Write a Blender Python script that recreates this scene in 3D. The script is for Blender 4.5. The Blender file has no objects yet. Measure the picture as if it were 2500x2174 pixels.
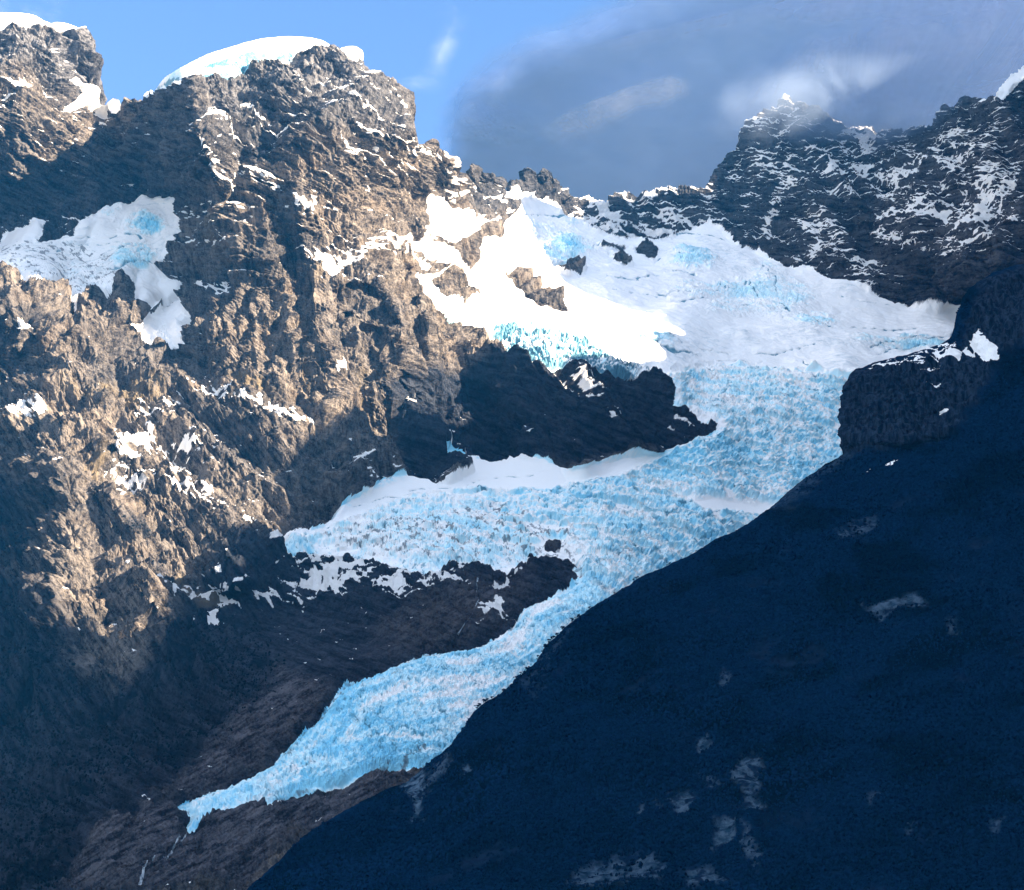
import bpy, math, random, time
import numpy as np
from concurrent.futures import ThreadPoolExecutor
T0 = time.time()
random.seed(7)
RNG = np.random.default_rng(11)
C = bpy.context.scene.collection
F32 = np.float32
S = 0.1                      # 1 Blender unit = 10 m; everything below is worked out in metres
# ------------------------------------------------------------------ camera model
FPX = 1250.0 / math.tan(math.radians(15.0))     # focal length in survey pixels (2500 wide)
PITCH = math.radians(14.0)
CAMZ = 8.0
cp, sp = math.cos(PITCH), math.sin(PITCH)
def ray(u, v):
    """direction with y component 1 for a sight line"""
    a = (u - 1250.0) / FPX
    b = (1087.0 - v) / FPX
    y = cp - b * sp
    z = sp + b * cp
    return a / y, z / y
def at(u, v, Y):
    a, b = ray(u, v)
    return np.stack([a * Y, np.broadcast_to(Y, np.shape(a)), b * Y + CAMZ], -1)
# ------------------------------------------------------------------ noise
POOL = ThreadPoolExecutor(4)
def par(fn, *arrs):
    n = arrs[0].shape[0]
    if n < 20000: return fn(*arrs)
    k = max(4, n // 60000)
    parts = [np.array_split(a, k) for a in arrs]
    out = list(POOL.map(lambda t: fn(*t), zip(*parts)))
    if isinstance(out[0], tuple): return tuple(np.concatenate(o) for o in zip(*out))
    return np.concatenate(out)
_g = RNG.normal(size=(64, 3)); _g /= np.linalg.norm(_g, axis=1)[:, None]
GX, GY, GZ = [(_g[:, i] * 1.55).astype(F32) for i in range(3)]
def _hash(i, j, k, s):
    h = i.astype(np.uint32) * np.uint32(374761393) + j.astype(np.uint32) * np.uint32(668265263) + k.astype(np.uint32) * np.uint32(2246822519) + np.uint32((s * 3266489917) & 0xffffffff)
    h ^= h >> np.uint32(15); h *= np.uint32(2246822519); h ^= h >> np.uint32(13); h *= np.uint32(3266489917); h ^= h >> np.uint32(16)
    return h
def perlin(x, y, z, seed=0):
    def f(x, y, z):
        x = x.astype(F32); y = y.astype(F32); z = z.astype(F32)
        xi = np.floor(x); yi = np.floor(y); zi = np.floor(z)
        fx = x - xi; fy = y - yi; fz = z - zi
        xi = xi.astype(np.int32); yi = yi.astype(np.int32); zi = zi.astype(np.int32)
        def fade(t): return t * t * t * (t * (t * 6 - 15) + 10)
        ux, uy, uz = fade(fx), fade(fy), fade(fz)
        def g(a, b, c):
            h = (_hash(xi + a, yi + b, zi + c, seed) & np.uint32(63)).astype(np.intp)
            return GX[h] * (fx - a) + GY[h] * (fy - b) + GZ[h] * (fz - c)
        def lx(b, c):
            p = g(0, b, c); return p + ux * (g(1, b, c) - p)
        def ly(c):
            p = lx(0, c); return p + uy * (lx(1, c) - p)
        p = ly(0); return p + uz * (ly(1) - p)
    return par(f, np.ravel(x), np.ravel(y), np.ravel(z)).reshape(np.shape(x))
def fbm(q, lam, octs=4, gain=0.5, seed=0, ridged=False, lac=2.03):
    """q: (...,3) in metres, lam: first wavelength"""
    out = 0; amp = 1.0; w = 0
    f = 1.0 / lam
    for o in range(octs):
        n = perlin(q[..., 0] * f + 13.7 * o, q[..., 1] * f + 5.1 * o, q[..., 2] * f - 9.3 * o, seed + o)
        if ridged: n = 1.0 - 2.0 * np.sqrt(n * n + 0.002)
        out = out + amp * n; w += amp
        amp *= gain; f *= lac
    return out
def worley(x, y, seed=0):
    def f(x, y):
        xi = np.floor(x).astype(np.int32); yi = np.floor(y).astype(np.int32)
        f1 = np.full(x.shape, 9.0, F32); f2 = f1.copy(); idv = np.zeros(x.shape, F32)
        zz = np.zeros_like(xi)
        for a in (-1, 0, 1):
            for b in (-1, 0, 1):
                h = _hash(xi + a, yi + b, zz, seed)
                px = xi + a + (h & np.uint32(1023)).astype(F32) / 1023.0
                py = yi + b + ((h >> np.uint32(10)) & np.uint32(1023)).astype(F32) / 1023.0
                d = np.sqrt((px - x) ** 2 + (py - y) ** 2).astype(F32)
                r = ((h >> np.uint32(20)) & np.uint32(1023)).astype(F32) / 1023.0
                c = d < f1
                f2 = np.where(c, f1, np.minimum(f2, d)); idv = np.where(c, r, idv); f1 = np.where(c, d, f1)
        return f1, f2, idv
    a, b, c = par(f, np.ravel(x), np.ravel(y))
    return a.reshape(x.shape), b.reshape(x.shape), c.reshape(x.shape)
def sstep(a, b, x):
    t = np.clip((x - a) / (b - a), 0, 1); return t * t * (3 - 2 * t)
# ------------------------------------------------------------------ survey maps
RES = 3.0
U0, V0 = -120.0, -40.0
MU = np.arange(U0, 2640, RES); MV = np.arange(V0, 2440, RES)
GU, GV = np.meshgrid(MU, MV)                    # (rows, cols)
def _seg(px, py, pts, closed):
    p = np.asarray(pts, float)
    q = np.roll(p, -1, 0) if closed else p[1:]
    a = p if closed else p[:-1]
    best = np.full(px.shape, 1e9); ins = np.zeros(px.shape, bool)
    for (x0, y0), (x1, y1) in zip(a, q):
        dx, dy = x1 - x0, y1 - y0
        L = dx * dx + dy * dy + 1e-9
        t = np.clip(((px - x0) * dx + (py - y0) * dy) / L, 0, 1)
        best = np.minimum(best, (px - x0 - t * dx) ** 2 + (py - y0 - t * dy) ** 2)
        if closed and y0 != y1:
            ins ^= ((y0 > py) != (y1 > py)) & (px < dx * (py - y0) / dy + x0)
    return np.sqrt(best), ins
def _box(pts, pad):
    p = np.asarray(pts, float)
    i0 = int(max(0, (p[:, 0].min() - pad - U0) // RES)); i1 = int(min(len(MU), (p[:, 0].max() + pad - U0) // RES + 2))
    j0 = int(max(0, (p[:, 1].min() - pad - V0) // RES)); j1 = int(min(len(MV), (p[:, 1].max() + pad - V0) // RES + 2))
    return slice(j0, j1), slice(i0, i1)
def sdf(poly, pad=90):
    """signed distance map, positive inside"""
    m = np.full(GU.shape, -float(pad))
    b = _box(poly, pad)
    gx, gy = GU[b], GV[b]
    def f(x, y): return _seg(x, y, poly, True)
    d, i = par(f, gx.ravel(), gy.ravel())
    m[b] = np.where(i, d, -np.minimum(d, pad)).reshape(gx.shape)
    return m
def ldist(line, pad=120):
    m = np.full(GU.shape, float(pad))
    b = _box(line, pad)
    gx, gy = GU[b], GV[b]
    d, _ = par(lambda x, y: _seg(x, y, line, False), gx.ravel(), gy.ravel())
    m[b] = np.minimum(d, pad).reshape(gx.shape)
    return m
def samp(m, u, v):
    x = np.clip((u - U0) / RES, 0, len(MU) - 1.001); y = np.clip((v - V0) / RES, 0, len(MV) - 1.001)
    i = x.astype(int); j = y.astype(int); fx = x - i; fy = y - j
    return (m[j, i] * (1 - fx) + m[j, i + 1] * fx) * (1 - fy) + (m[j + 1, i] * (1 - fx) + m[j + 1, i + 1] * fx) * fy
def tps(ctrl, lam=0.0):
    c = np.asarray(ctrl, float); n = len(c)
    P = c[:, :2] / 1000.0
    def k(r2): return np.where(r2 > 0, r2 * np.log(r2 + 1e-12), 0)
    K = k(((P[:, None] - P[None]) ** 2).sum(-1)) + lam * np.eye(n)
    A = np.zeros((n + 3, n + 3)); A[:n, :n] = K; A[:n, n] = 1; A[:n, n + 1:] = P; A[n, :n] = 1; A[n + 1:, :n] = P.T
    w = np.linalg.solve(A, np.r_[c[:, 2], 0, 0, 0])
    gu = np.arange(U0, 2660, 12.0); gv = np.arange(V0, 2470, 12.0)
    X, Y = np.meshgrid(gu / 1000, gv / 1000)
    def f(x, y):
        r2 = (x[:, None] - P[:, 0]) ** 2 + (y[:, None] - P[:, 1]) ** 2
        return k(r2) @ w[:n] + w[n] + w[n + 1] * x + w[n + 2] * y
    Z = par(f, X.ravel(), Y.ravel()).reshape(X.shape)
    # cubic (Catmull-Rom) upsampling onto the RES map
    def up(Z, ax, m0, step, tgt):
        x = (tgt - m0) / step; i = np.clip(x.astype(int), 1, Z.shape[ax] - 3); t = x - i
        sh = [1, 1]; sh[ax] = -1; t = t.reshape(sh)
        a, b, c_, d = [np.take(Z, i + o, axis=ax) for o in (-1, 0, 1, 2)]
        return b + 0.5 * t * (c_ - a + t * (2 * a - 5 * b + 4 * c_ - d + t * (3 * (b - c_) + d - a)))
    return up(up(Z, 1, U0, 12.0, MU), 0, V0, 12.0, MV)
def pts(s):
    """'x,y x,y ...'"""
    return [tuple(float(q) for q in p.split(',')) for p in s.split()]
exec_marks = []
def mark(t): print('[%.1fs] %s' % (time.time() - T0, t))
# ------------------------------------------------------------------ survey of the place
SKY = pts("-900,420 -600,260 -400,120 -250,70 -120,40 0,38 50,37 80,42 110,55 125,62 140,60 165,64 185,70 200,82 208,105 218,130 222,150 228,175 234,197 236,214 238,240 241,258 258,256 275,240 290,245 296,262 302,277 340,252 370,235 385,215 400,196 430,180 470,160 520,136 560,125 600,112 650,100 700,95 740,95 780,103 815,117 830,122 850,117 870,118 890,130 900,145 905,165 917,190 930,197 945,195 965,200 985,230 998,260 1002,300 1004,314 1015,325 1017,348 1030,352 1045,352 1060,365 1085,375 1105,385 1112,410 1116,436 1125,442 1138,446 1143,418 1148,411 1165,416 1180,415 1195,425 1213,440 1223,460 1226,468 1256,466 1262,456 1275,440 1285,426 1310,416 1340,418 1358,430 1369,445 1373,460 1382,472 1392,479 1420,486 1450,491 1480,495 1505,486 1515,478 1540,475 1580,481 1620,474 1680,470 1720,465 1738,458 1745,440 1752,415 1765,395 1790,370 1820,345 1825,318 1845,292 1856,280 1870,276 1890,262 1920,252 1960,258 2000,268 2020,284 2040,295 2080,312 2130,325 2180,320 2240,318 2278,312 2285,290 2298,266 2310,258 2350,255 2400,262 2430,258 2440,240 2442,215 2460,195 2480,176 2500,163 2640,100 2850,160 3000,120 3200,300 3500,420")
NEAR = pts("400,2440 605,2174 640,2140 680,2110 747,2047 798,2013 847,1983 895,1954 944,1930 978,1918 1014,1899 1041,1877 1090,1838 1109,1823 1124,1804 1138,1785 1148,1765 1163,1743 1187,1724 1211,1712 1235,1695 1260,1675 1284,1651 1308,1627 1332,1595 1340,1578 1362,1561 1381,1542 1405,1522 1430,1503 1454,1486 1478,1469 1507,1450 1541,1430 1575,1408 1624,1387 1672,1365 1701,1353 1750,1323 1791,1305 1840,1276 1879,1247 1913,1218 1947,1189 1985,1160 2015,1135 2044,1123 2063,1114 2069,1104 2071,1060 2074,1009 2075,961 2078,927 2086,912 2092,905 2112,898 2141,888 2180,878 2218,871 2257,859 2296,849 2320,832 2330,815 2335,796 2342,771 2347,752 2354,733 2369,708 2388,694 2422,674 2461,660 2500,650 2640,600 2800,560 3000,470 3200,430 3500,500")
DEPTH = pts3 = [tuple(float(q) for q in p.split(',')) for p in """
455,300,5000 455,420,4985 520,400,4940 750,400,4930 1000,330,5150 450,215,5080 500,150,5150 600,120,5190 700,100,5230 800,112,5210 890,140,5210 990,260,5250 750,250,5020 600,300,5000 900,300,5060
1031,478,5380 1000,600,5180 1129,520,5560 1200,570,5700 1100,650,5350 1250,750,5400 1384,760,5500 1250,850,5200 1480,860,5230 1600,890,5260 1640,800,5550 1500,700,5850 1400,650,6000 1300,560,6200 1290,480,6420 1224,468,6200 1142,430,5900 1190,430,6000 1310,420,6500 1450,490,6700 1600,475,6800 1720,465,6850
1110,400,5450 1050,370,5350
1700,760,5760 1900,800,5850 2080,880,5600 2300,830,5900 1900,880,5550 1700,880,5450 2000,720,6300 2200,755,6350 2330,765,6350 1800,650,6500 1650,600,6620 1550,560,6670 2500,900,5900 2500,760,6300
1750,430,6980 1728,534,6780 1850,616,6660 2000,670,6450 2200,730,6380 1850,400,6900 1850,300,7000 2000,280,7050 2000,500,6720 2150,330,7000 2150,550,6600 2250,450,6620 2400,300,6560 2480,200,6560 2400,500,6330 2340,640,6150 2450,620,6050 2300,300,6750 2600,300,6500 2600,600,6000
1700,960,5230 1900,950,5350 1900,1050,5150 2060,1000,5350 1800,1150,4950 1950,1180,5000 1850,1250,4860 2300,1000,5500
1400,1160,4750 1265,1110,4800 1150,1140,4750 1000,1175,4670 900,1212,4600 790,1295,4440 1000,1250,4560 1300,1250,4600 1500,1250,4650 1700,1270,4700 1000,1350,4300 1250,1370,4380 1450,1350,4450 1600,1380,4500 1450,1450,4200 1350,1500,4050 1200,1600,3850 1280,1640,3850 1000,1640,3700 1100,1720,3650 850,1720,3560 1050,1820,3500 700,1870,3400 850,1900,3400 560,1960,3270 700,1960,3320 440,1990,3200 470,2050,3150 1300,1800,3700 1700,1500,4500 1620,1120,4890
1347,893,5060 1500,925,5060 1620,940,5100 1260,897,5010 1200,1115,4800 1400,1135,4765 1500,1108,4830 1650,1080,4900 1745,1038,5000
1150,1100,4800 1050,1150,4700 900,1185,4600 800,1260,4480 740,1297,4400 650,1250,4420 1000,1000,4800 850,1050,4700 700,1100,4530 600,1200,4420 1150,950,4960 1000,800,4930 800,800,4850 600,800,4850 480,800,4880 550,600,4920 700,600,4940 900,600,5010
690,1320,4330 560,1300,4250 570,1400,4150 690,1400,4200 500,1450,4050 620,1480,4050 800,1480,4050 850,1400,4200 1000,1450,4080 1100,1430,4150 1250,1420,4230 1380,1390,4350 1380,1440,4240 1200,1520,3980 1050,1550,3880 900,1600,3750 700,1600,3800 600,1700,3600 750,1720,3560 500,1600,3800 640,1850,3400 500,1850,3380 400,1960,3200 400,1750,3500
100,720,4950 250,780,4920 0,700,5000 330,770,4960 380,870,4900 200,900,4750 0,900,4850 400,1000,4660 100,1010,4600 250,1100,4450 500,1100,4530 0,1100,4620 130,1170,4340 0,1250,4480 300,1250,4260 165,1350,4090 0,1400,4230 350,1350,4140 450,1350,4150 250,1420,3950 420,1430,4030 180,1500,3840 300,1600,3660 60,1500,3970 0,1600,3850 400,1600,3760 150,1700,3620 0,1800,3550 250,1800,3450 100,1950,3250 250,1950,3200 0,2100,3000 200,2150,2930 350,2100,3000 450,2100,3050 400,2200,2900 600,2050,3140 600,2150,3000 800,1965,3310 950,1915,3410 750,2050,3160 0,2250,2850
60,580,5420 0,640,5350 150,620,5400 250,560,5450 350,490,5560 430,500,5480 440,600,5350 330,600,5420 250,700,5250 150,700,5250 380,720,5240 440,750,5120 400,820,5020 330,820,4990 430,855,4960
0,450,5500 100,530,5480 200,520,5500 300,450,5600 420,450,5330 0,300,5350 100,300,5420 0,100,5450 100,80,5520 200,100,5600 230,200,5620 200,240,5640 290,260,5660 340,260,5560 250,400,5620 390,250,5330 -100,300,5300 -100,700,4980 -100,1200,4450 -100,1800,3600
""".split()]
# ridges / gullies: (polyline, metres towards the viewer (+) or into the hill (-), half width in survey px)
CREASE = [
 ("448,205 455,300 490,345 520,400 505,500 500,550", 105, 62),
 ("470,620 445,690 460,800 455,850", 40, 50),
 ("92,941 55,1010 20,1050", 60, 60), ("131,1121 165,1200 172,1340 160,1400 120,1480", 80, 75),
 ("130,1120 230,1180 330,1300 400,1420", 35, 70),
 ("1350,895 1385,965 1410,1060 1430,1130", 55, 65), ("1500,925 1560,1000 1600,1090", 30, 50), ("1170,960 1200,1100",-35,50),
 ("1620,925 1660,1010 1745,1036", 25, 40),
 ("860,700 900,705 940,740 955,780 975,805", -40, 17), ("850,770 890,800 925,805 935,830", -30, 14), ("830,690 870,694 920,700 965,760 985,800", 26, 24),
 ("1010,735 1018,775 1025,800 1020,850 1025,920 1010,980", -42, 20), ("960,845 975,900 985,960 980,1000", -45, 20), ("1040,740 1045,790 1030,830", 25, 22), ("945,850 950,930 965,1000", 22, 26),
 ("700,600 720,740 740,860 735,960 760,1050", -20, 28), ("640,640 650,800 670,930", 14, 40), ("820,700 815,800 830,960", 16, 45),
 ("560,640 540,760 560,900", -14, 40), ("900,860 880,980 930,1050", -16, 30),
 ("1000,290 990,350 1010,430 1040,470 1040,560", 45, 40), ("960,370 955,430 985,480", -25, 22), ("970,440 1000,520 1035,580", 22, 28),
 ("940,625 965,660 985,675", -24, 14),
 ("540,215 600,330 680,440 760,520", 16, 45), ("700,150 760,260 840,380", 18, 45), ("850,150 900,230 960,330", 14, 36), ("600,180 700,300 760,420", -16, 30), ("880,190 930,260", -12,26),
 ("120,120 150,250 200,330 215,420", 30, 45), ("60,330 110,400 130,500", 22, 40), ("170,330 160,420 130,470", -22, 26),
 ("250,300 300,380 340,470", -35, 60), ("225,440 200,560 180,600", 25, 35), ("83,529 100,570 80,600", 20, 30),
 ("330,700 320,760 300,800", -45, 34), ("450,700 400,750 340,780", -22, 24),
 ("300,1010 280,1120 340,1240 430,1330", -26, 45), ("420,1090 470,1180 560,1260", 18, 50), ("230,960 330,1130 350,1180", 14, 40), ("310,1140 350,1180 370,1200", -26, 22),
 ("500,960 620,1080 690,1220", 16, 60), ("60,880 80,960 60,1010", -25, 30), ("250,1200 330,1300", 22, 40),
 ("250,1420 200,1550 260,1660", 16, 50), ("275,1480 310,1560 335,1600", -30, 20), ("350,1450 400,1540 440,1640", 26, 45), ("330,1420 420,1430 480,1520", -18, 40),
 ("475,1440 560,1480 640,1540 760,1600", -16, 40),
 ("780,1440 900,1500 1010,1500", -12, 22), ("1160,1440 1165,1490 1120,1560 1100,1590", -20, 18), ("1280,1395 1190,1450", -12, 14),
 ("120,1500 100,1700 150,1850", -20, 60), ("260,1700 330,1800 380,1900", 20, 50), ("380,1790 320,1880 200,2000", -14, 40),
 ("1900,1010 1860,1060 1880,1120", 14, 40),
 ("1745,440 1800,480 1900,600", 22, 60), ("2000,280 2010,420 2050,600", 30, 70), ("2140,330 2150,470 2120,600", -34, 55), ("2290,260 2260,420 2230,560 2200,700", 30, 60), ("2440,230 2410,420 2370,560 2340,700", 45, 60), ("2360,450 2300,560 2280,700", -35, 50), ("1900,270 1890,420 1930,560", -22, 45),
]
BUMP = [(575,1395,115,65,80), (640,1440,90,45,30), (1085,1500,70,40,18), (880,1462,100,35,18), (1250,1465,80,40,18), (1360,1395,50,35,25), (1380,1060,0,0,0),
 (420,480,0,0,0), (1350,655,45,22,14), (1300,705,60,26,14), (1120,610,60,40,22), (1190,572,35,25,18), (1500,600,50,16,10), (1575,615,30,16,10), (1345,1342,22,13,14),
 (1690,640,70,32,40), (1800,690,90,30,32), (1900,740,70,24,26), (1980,780,60,22,22), (1740,720,90,26,-14), (250,660,0,0,0), (380,560,70,45,25), (150,1850,0,0,0),
 (1120,1150,0,0,0), (1200,1150,120,26,12), (980,1200,60,18,10), (250,1290,0,0,0), (800,1890,120,40,12)]
# outlines
P = {}
P['icefall'] = pts("1640,904 1700,899 1760,894 1850,891 1950,904 2000,913 2080,924 2300,930 2300,1400 1450,1520 1360,1480 1400,1432 1410,1420 1410,1408 1395,1395 1408,1385 1405,1370 1390,1365 1350,1370 1300,1375 1280,1390 1240,1397 1150,1387 1110,1392 1050,1412 1000,1394 940,1384 860,1366 770,1345 720,1350 700,1345 685,1330 690,1310 700,1295 740,1297 765,1290 790,1285 810,1260 830,1235 870,1210 880,1195 905,1194 915,1178 940,1163 1000,1158 1050,1163 1070,1178 1100,1176 1152,1150 1140,1140 1090,1125 1075,1103 1100,1105 1150,1115 1180,1122 1240,1118 1265,1105 1280,1108 1310,1115 1350,1125 1390,1142 1430,1138 1480,1125 1530,1110 1580,1108 1620,1100 1660,1085 1700,1070 1730,1065 1748,1046 1752,1034 1701,1030 1687,1026 1663,1007 1640,993 1643,970 1643,951 1628,936")
P['tongue'] = pts("1410,1415 1400,1430 1385,1445 1340,1465 1310,1480 1280,1495 1260,1525 1245,1545 1220,1560 1180,1580 1140,1598 1090,1600 1040,1610 1000,1620 960,1635 920,1655 880,1670 840,1690 815,1715 800,1740 780,1770 760,1785 740,1800 715,1820 690,1845 670,1870 650,1885 600,1915 560,1930 500,1950 460,1965 440,1975 420,1985 427,1995 450,2000 462,2010 450,2030 440,2045 455,2056 490,2050 530,2035 560,2020 600,2000 640,1985 700,1970 740,1950 770,1935 840,1925 900,1910 940,1895 985,1893 1015,1893 1060,1890 1250,1820 1500,1640 1700,1500 1500,1480")
P['basin'] = pts("1031,478 1070,484 1100,503 1129,518 1150,528 1185,546 1215,560 1228,535 1228,490 1226,468 1256,466 1310,476 1330,484 1345,496 1372,520 1390,532 1420,540 1450,560 1500,580 1560,590 1600,590 1640,580 1690,560 1728,538 1772,574 1801,607 1850,618 1888,642 1937,655 1976,657 2010,680 2044,682 2083,695 2121,710 2155,720 2194,734 2228,749 2252,752 2296,750 2340,743 2420,750 2500,930 2300,930 2080,924 2000,913 1950,904 1850,891 1760,894 1700,899 1640,904 1628,936 1609,922 1585,927 1546,919 1507,919 1488,927 1468,922 1439,912 1400,902 1371,895 1347,893 1318,898 1299,902 1260,897 1235,873 1206,854 1167,834 1138,820 1109,791 1080,766 1041,742 1022,713 1000,680 1040,672 1082,664 1060,640 1020,615 985,600 950,592 985,580 1030,590 1042,560 1038,515")
P['hanging'] = pts("-120,600 0,592 19,568 63,553 83,529 109,539 104,573 87,602 117,592 180,587 194,558 223,534 257,515 291,507 316,505 350,481 369,476 413,481 437,495 447,524 456,544 451,583 456,612 437,636 403,665 413,680 437,684 437,714 398,743 359,762 335,757 325,718 291,709 262,723 218,728 184,757 170,748 160,723 107,714 92,699 49,684 0,684 -120,684")
P['couloir'] = pts("442,723 456,757 439,786 442,816 461,845 440,850 432,858 422,866 403,852 379,845 345,847 335,816 291,796 335,796 350,777 388,757 422,738")
P['cap'] = pts("365,250 375,233 400,220 430,214 455,209 500,197 560,186 620,166 690,146 720,136 770,128 812,119 826,116 815,80 500,80 370,150")
P['cap2'] = pts("826,120 850,133 872,138 886,134 895,125 880,105 845,105")
P['lcap'] = pts("-120,90 0,82 40,70 80,62 112,58 128,66 145,80 165,80 195,78 200,60 100,20 -120,20")
P['lsnow'] = pts("150,205 185,190 205,205 238,212 240,262 225,266 200,262 160,278 150,270 180,240 200,232 190,212")
P['lsnow2'] = pts("219,285 240,270 258,262 275,278 302,277 300,255 280,230 240,245 222,268")
P['rcap'] = pts("2432,262 2438,238 2442,214 2460,194 2480,175 2500,160 2560,120 2560,165 2510,185 2485,205 2466,222 2452,246")
P['island'] = pts("1328,1347 1340,1334 1358,1330 1368,1336 1362,1348 1345,1354")
HOLES = {
 'o1': "1041,566 1090,583 1109,597 1133,583 1158,573 1163,607 1165,636 1143,663 1119,646 1104,612 1060,590",
 'o2': "1163,560 1187,551 1206,563 1209,597 1187,583 1163,575",
 'o3': "1235,658 1265,665 1289,680 1323,699 1347,723 1367,733 1386,762 1347,754 1308,735 1279,713 1258,686",
 'o4': "1354,648 1376,641 1405,629 1417,636 1430,650 1415,667 1381,667 1359,663",
 'o5': "1485,622 1520,620 1541,637 1525,645 1500,635", 'o5b': "1454,585 1500,595 1530,603 1490,613 1470,604",
 'o6': "1551,607 1575,597 1604,617 1597,636 1575,626",
 'o7': "1048,684 1080,667 1100,680 1110,700 1135,715 1162,737 1140,735 1130,752 1110,745 1090,727 1070,717 1050,702"}
PINN = pts("1138,462 1135,405 1230,405 1228,470 1232,500 1245,530 1225,545 1190,548 1150,530 1129,518")
KNOB = pts("1256,470 1250,405 1375,405 1385,470 1392,500 1372,506 1345,490 1320,474 1290,466")
# snow patches: polygon, looseness
PATCH = [("825,316 854,340 898,359 947,374 1000,403 1002,436 947,413 898,388 854,364 830,340",1), ("835,291 870,300 920,320 952,340 935,346 880,325 840,305",1),
 ("959,330 1017,350 1051,374 1109,388 1104,403 1041,388 993,374 964,359",1), ("854,248 922,272 951,291 922,286 874,267",1),
 ("558,379 607,403 670,437 694,461 670,470 610,440 580,415",1.3), ("505,291 549,320 583,340 575,348 530,325",1.2),
 ("728,612 777,621 835,617 898,592 932,592 951,626 898,636 845,646 825,680 786,680 796,650 757,636",1.2), ("950,590 1000,606 1030,620 1050,650 1010,650 960,630",1.1),
 ("485,583 550,575 600,590 540,597",1.2), ("485,704 524,689 578,704 534,718",1), ("5,796 49,777 92,796 49,803",1), ("0,223 29,209 73,223 19,235",1), ("117,347 136,337 158,342 136,352",1),
 ("29,1009 78,985 107,990 102,1033 49,1024",1.2), ("272,1116 316,1072 359,1053 417,1082 476,1111 437,1116 388,1087 340,1126 301,1135",1.4), ("340,990 369,1009 413,1019 379,1038 345,1020",1.4),
 ("490,941 558,956 626,995 607,995 549,966",1.3), ("636,980 689,1000 752,1033 748,1043 680,1019 636,1004",1.2), ("267,1160 316,1165 374,1179 330,1208 311,1189",1.4), ("408,1199 461,1179 510,1199 427,1218",1.3),
 ("549,1233 583,1237 621,1276 602,1276",1.4), ("447,1422 485,1451 578,1499 534,1480 466,1456",1), ("485,1432 553,1441 631,1461 680,1451 757,1461 704,1468 646,1477 583,1468",1.2), ("820,927 825,900 850,902 845,917",.8),
 ("1362,912 1396,927 1468,970 1431,953",1.2), ("1284,1391 1211,1435 1182,1454 1216,1418",.5), ("1187,1498 1211,1479 1231,1488 1216,1498 1245,1518 1206,1505 1167,1520",.9), ("1408,925 1440,935 1420,937",1),
 ("1430,960 1400,948 1460,985",1), ("1485,1025 1505,1020 1520,1030 1490,1036",1), ("1660,1025 1690,1040 1680,1046 1640,1030",1), ("972,992 1000,988 1015,995 985,1002",.8), ("1080,1055 1095,1048 1110,1062 1095,1066",1.2), ("1280,1062 1300,1068 1310,1076 1285,1072",1),
 ("1070,1105 1090,1100 1130,1115 1170,1125 1150,1140 1100,1125",1), ("505,1505 520,1510 540,1535 515,1538",.7), ("380,1445 425,1452 420,1462 385,1458",1.2),
 ("2390,440 2440,430 2490,450 2450,510 2420,560 2410,580 2395,550 2380,540",1), ("2345,540 2370,520 2365,545",1), ("2130,570 2160,560 2220,580 2290,620 2200,605 2150,585",1.3), ("1885,440 1930,430 1970,450 1930,465",1.4), ("1880,510 1900,480 1895,560 1860,590 1855,560",1.3), ("2280,370 2350,345 2400,360 2360,420 2310,420",1.8), ("1800,365 1860,360 1870,380 1810,378",1.2), ("2130,440 2220,410 2230,450 2160,470",1.9),
 ("560,500 600,495 630,520 590,520",1.4), ("440,525 470,500 520,480 500,520 460,545",1.1),("1040,560 1060,560 1080,590 1050,600",1), ("690,505 740,480 820,505 800,520 740,505",1.6), ("600,250 650,300 700,330 690,345 620,300",1.8), ("480,310 540,420 560,440 540,470 500,400",1.9)]
# loose snow cover: polygon, strength, softness px
COVER = [("1040,440 1130,440 1230,480 1260,540 1215,560 1130,525 1060,500",.35,40), ("1370,480 1740,455 1800,560 1700,590 1500,600 1390,530",.5,30), ("1730,280 2050,290 2330,250 2500,200 2500,600 2300,640 2000,480 2050,560 1850,600",.52,40), ("1850,560 2000,520 2150,640 2250,745 1990,670",.44,40),
 ("700,180 1000,260 1110,400 1100,480 900,500 760,400",.2,60), ("760,1330 860,1366 1000,1394 1110,1410 1150,1440 900,1470 760,1440 700,1360",.42,25), ("470,460 900,440 1040,560 1000,680 800,660 470,640",.12,60), ("600,220 820,420 700,470 500,300",.1,50), ("250,990 500,930 760,1040 640,1270 420,1230 270,1200",.1,50), ("860,1150 1010,1130 1080,1170 1000,1180",.35,30), ("1840,250 2060,290 2050,340 1830,330",.25,25), ("0,560 280,500 300,590 100,640",.2,25),("-100,100 240,100 260,240 200,420 -100,420",.17,50),("300,300 460,240 500,420 440,520 280,470",.14,40),("640,1330 760,1330 790,1440 660,1420",.35,25),("900,120 1010,300 880,260 820,150",.12,30),("280,640 440,640 430,760 330,760",.3,20)]
PALE = [("243,950 290,920 350,935 345,985 270,1000 235,985",.9), ("553,930 600,925 660,940 655,968 600,955",.9), ("215,1125 235,1110 258,1130 250,1160 222,1160",.9), ("720,780 745,780 760,960 740,960",.55), ("360,930 410,930 400,970 360,960",.6), ("300,1190 350,1260 330,1270 290,1220",.4), ("880,900 900,880 890,1000 875,1000",.35), ("130,935 250,960 240,990 150,970",.5),("540,500 560,640 540,650 520,520",.4),("440,1400 470,1440 560,1500 480,1475 430,1420",.7),("780,600 800,640 790,700 770,690",.5)]
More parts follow.
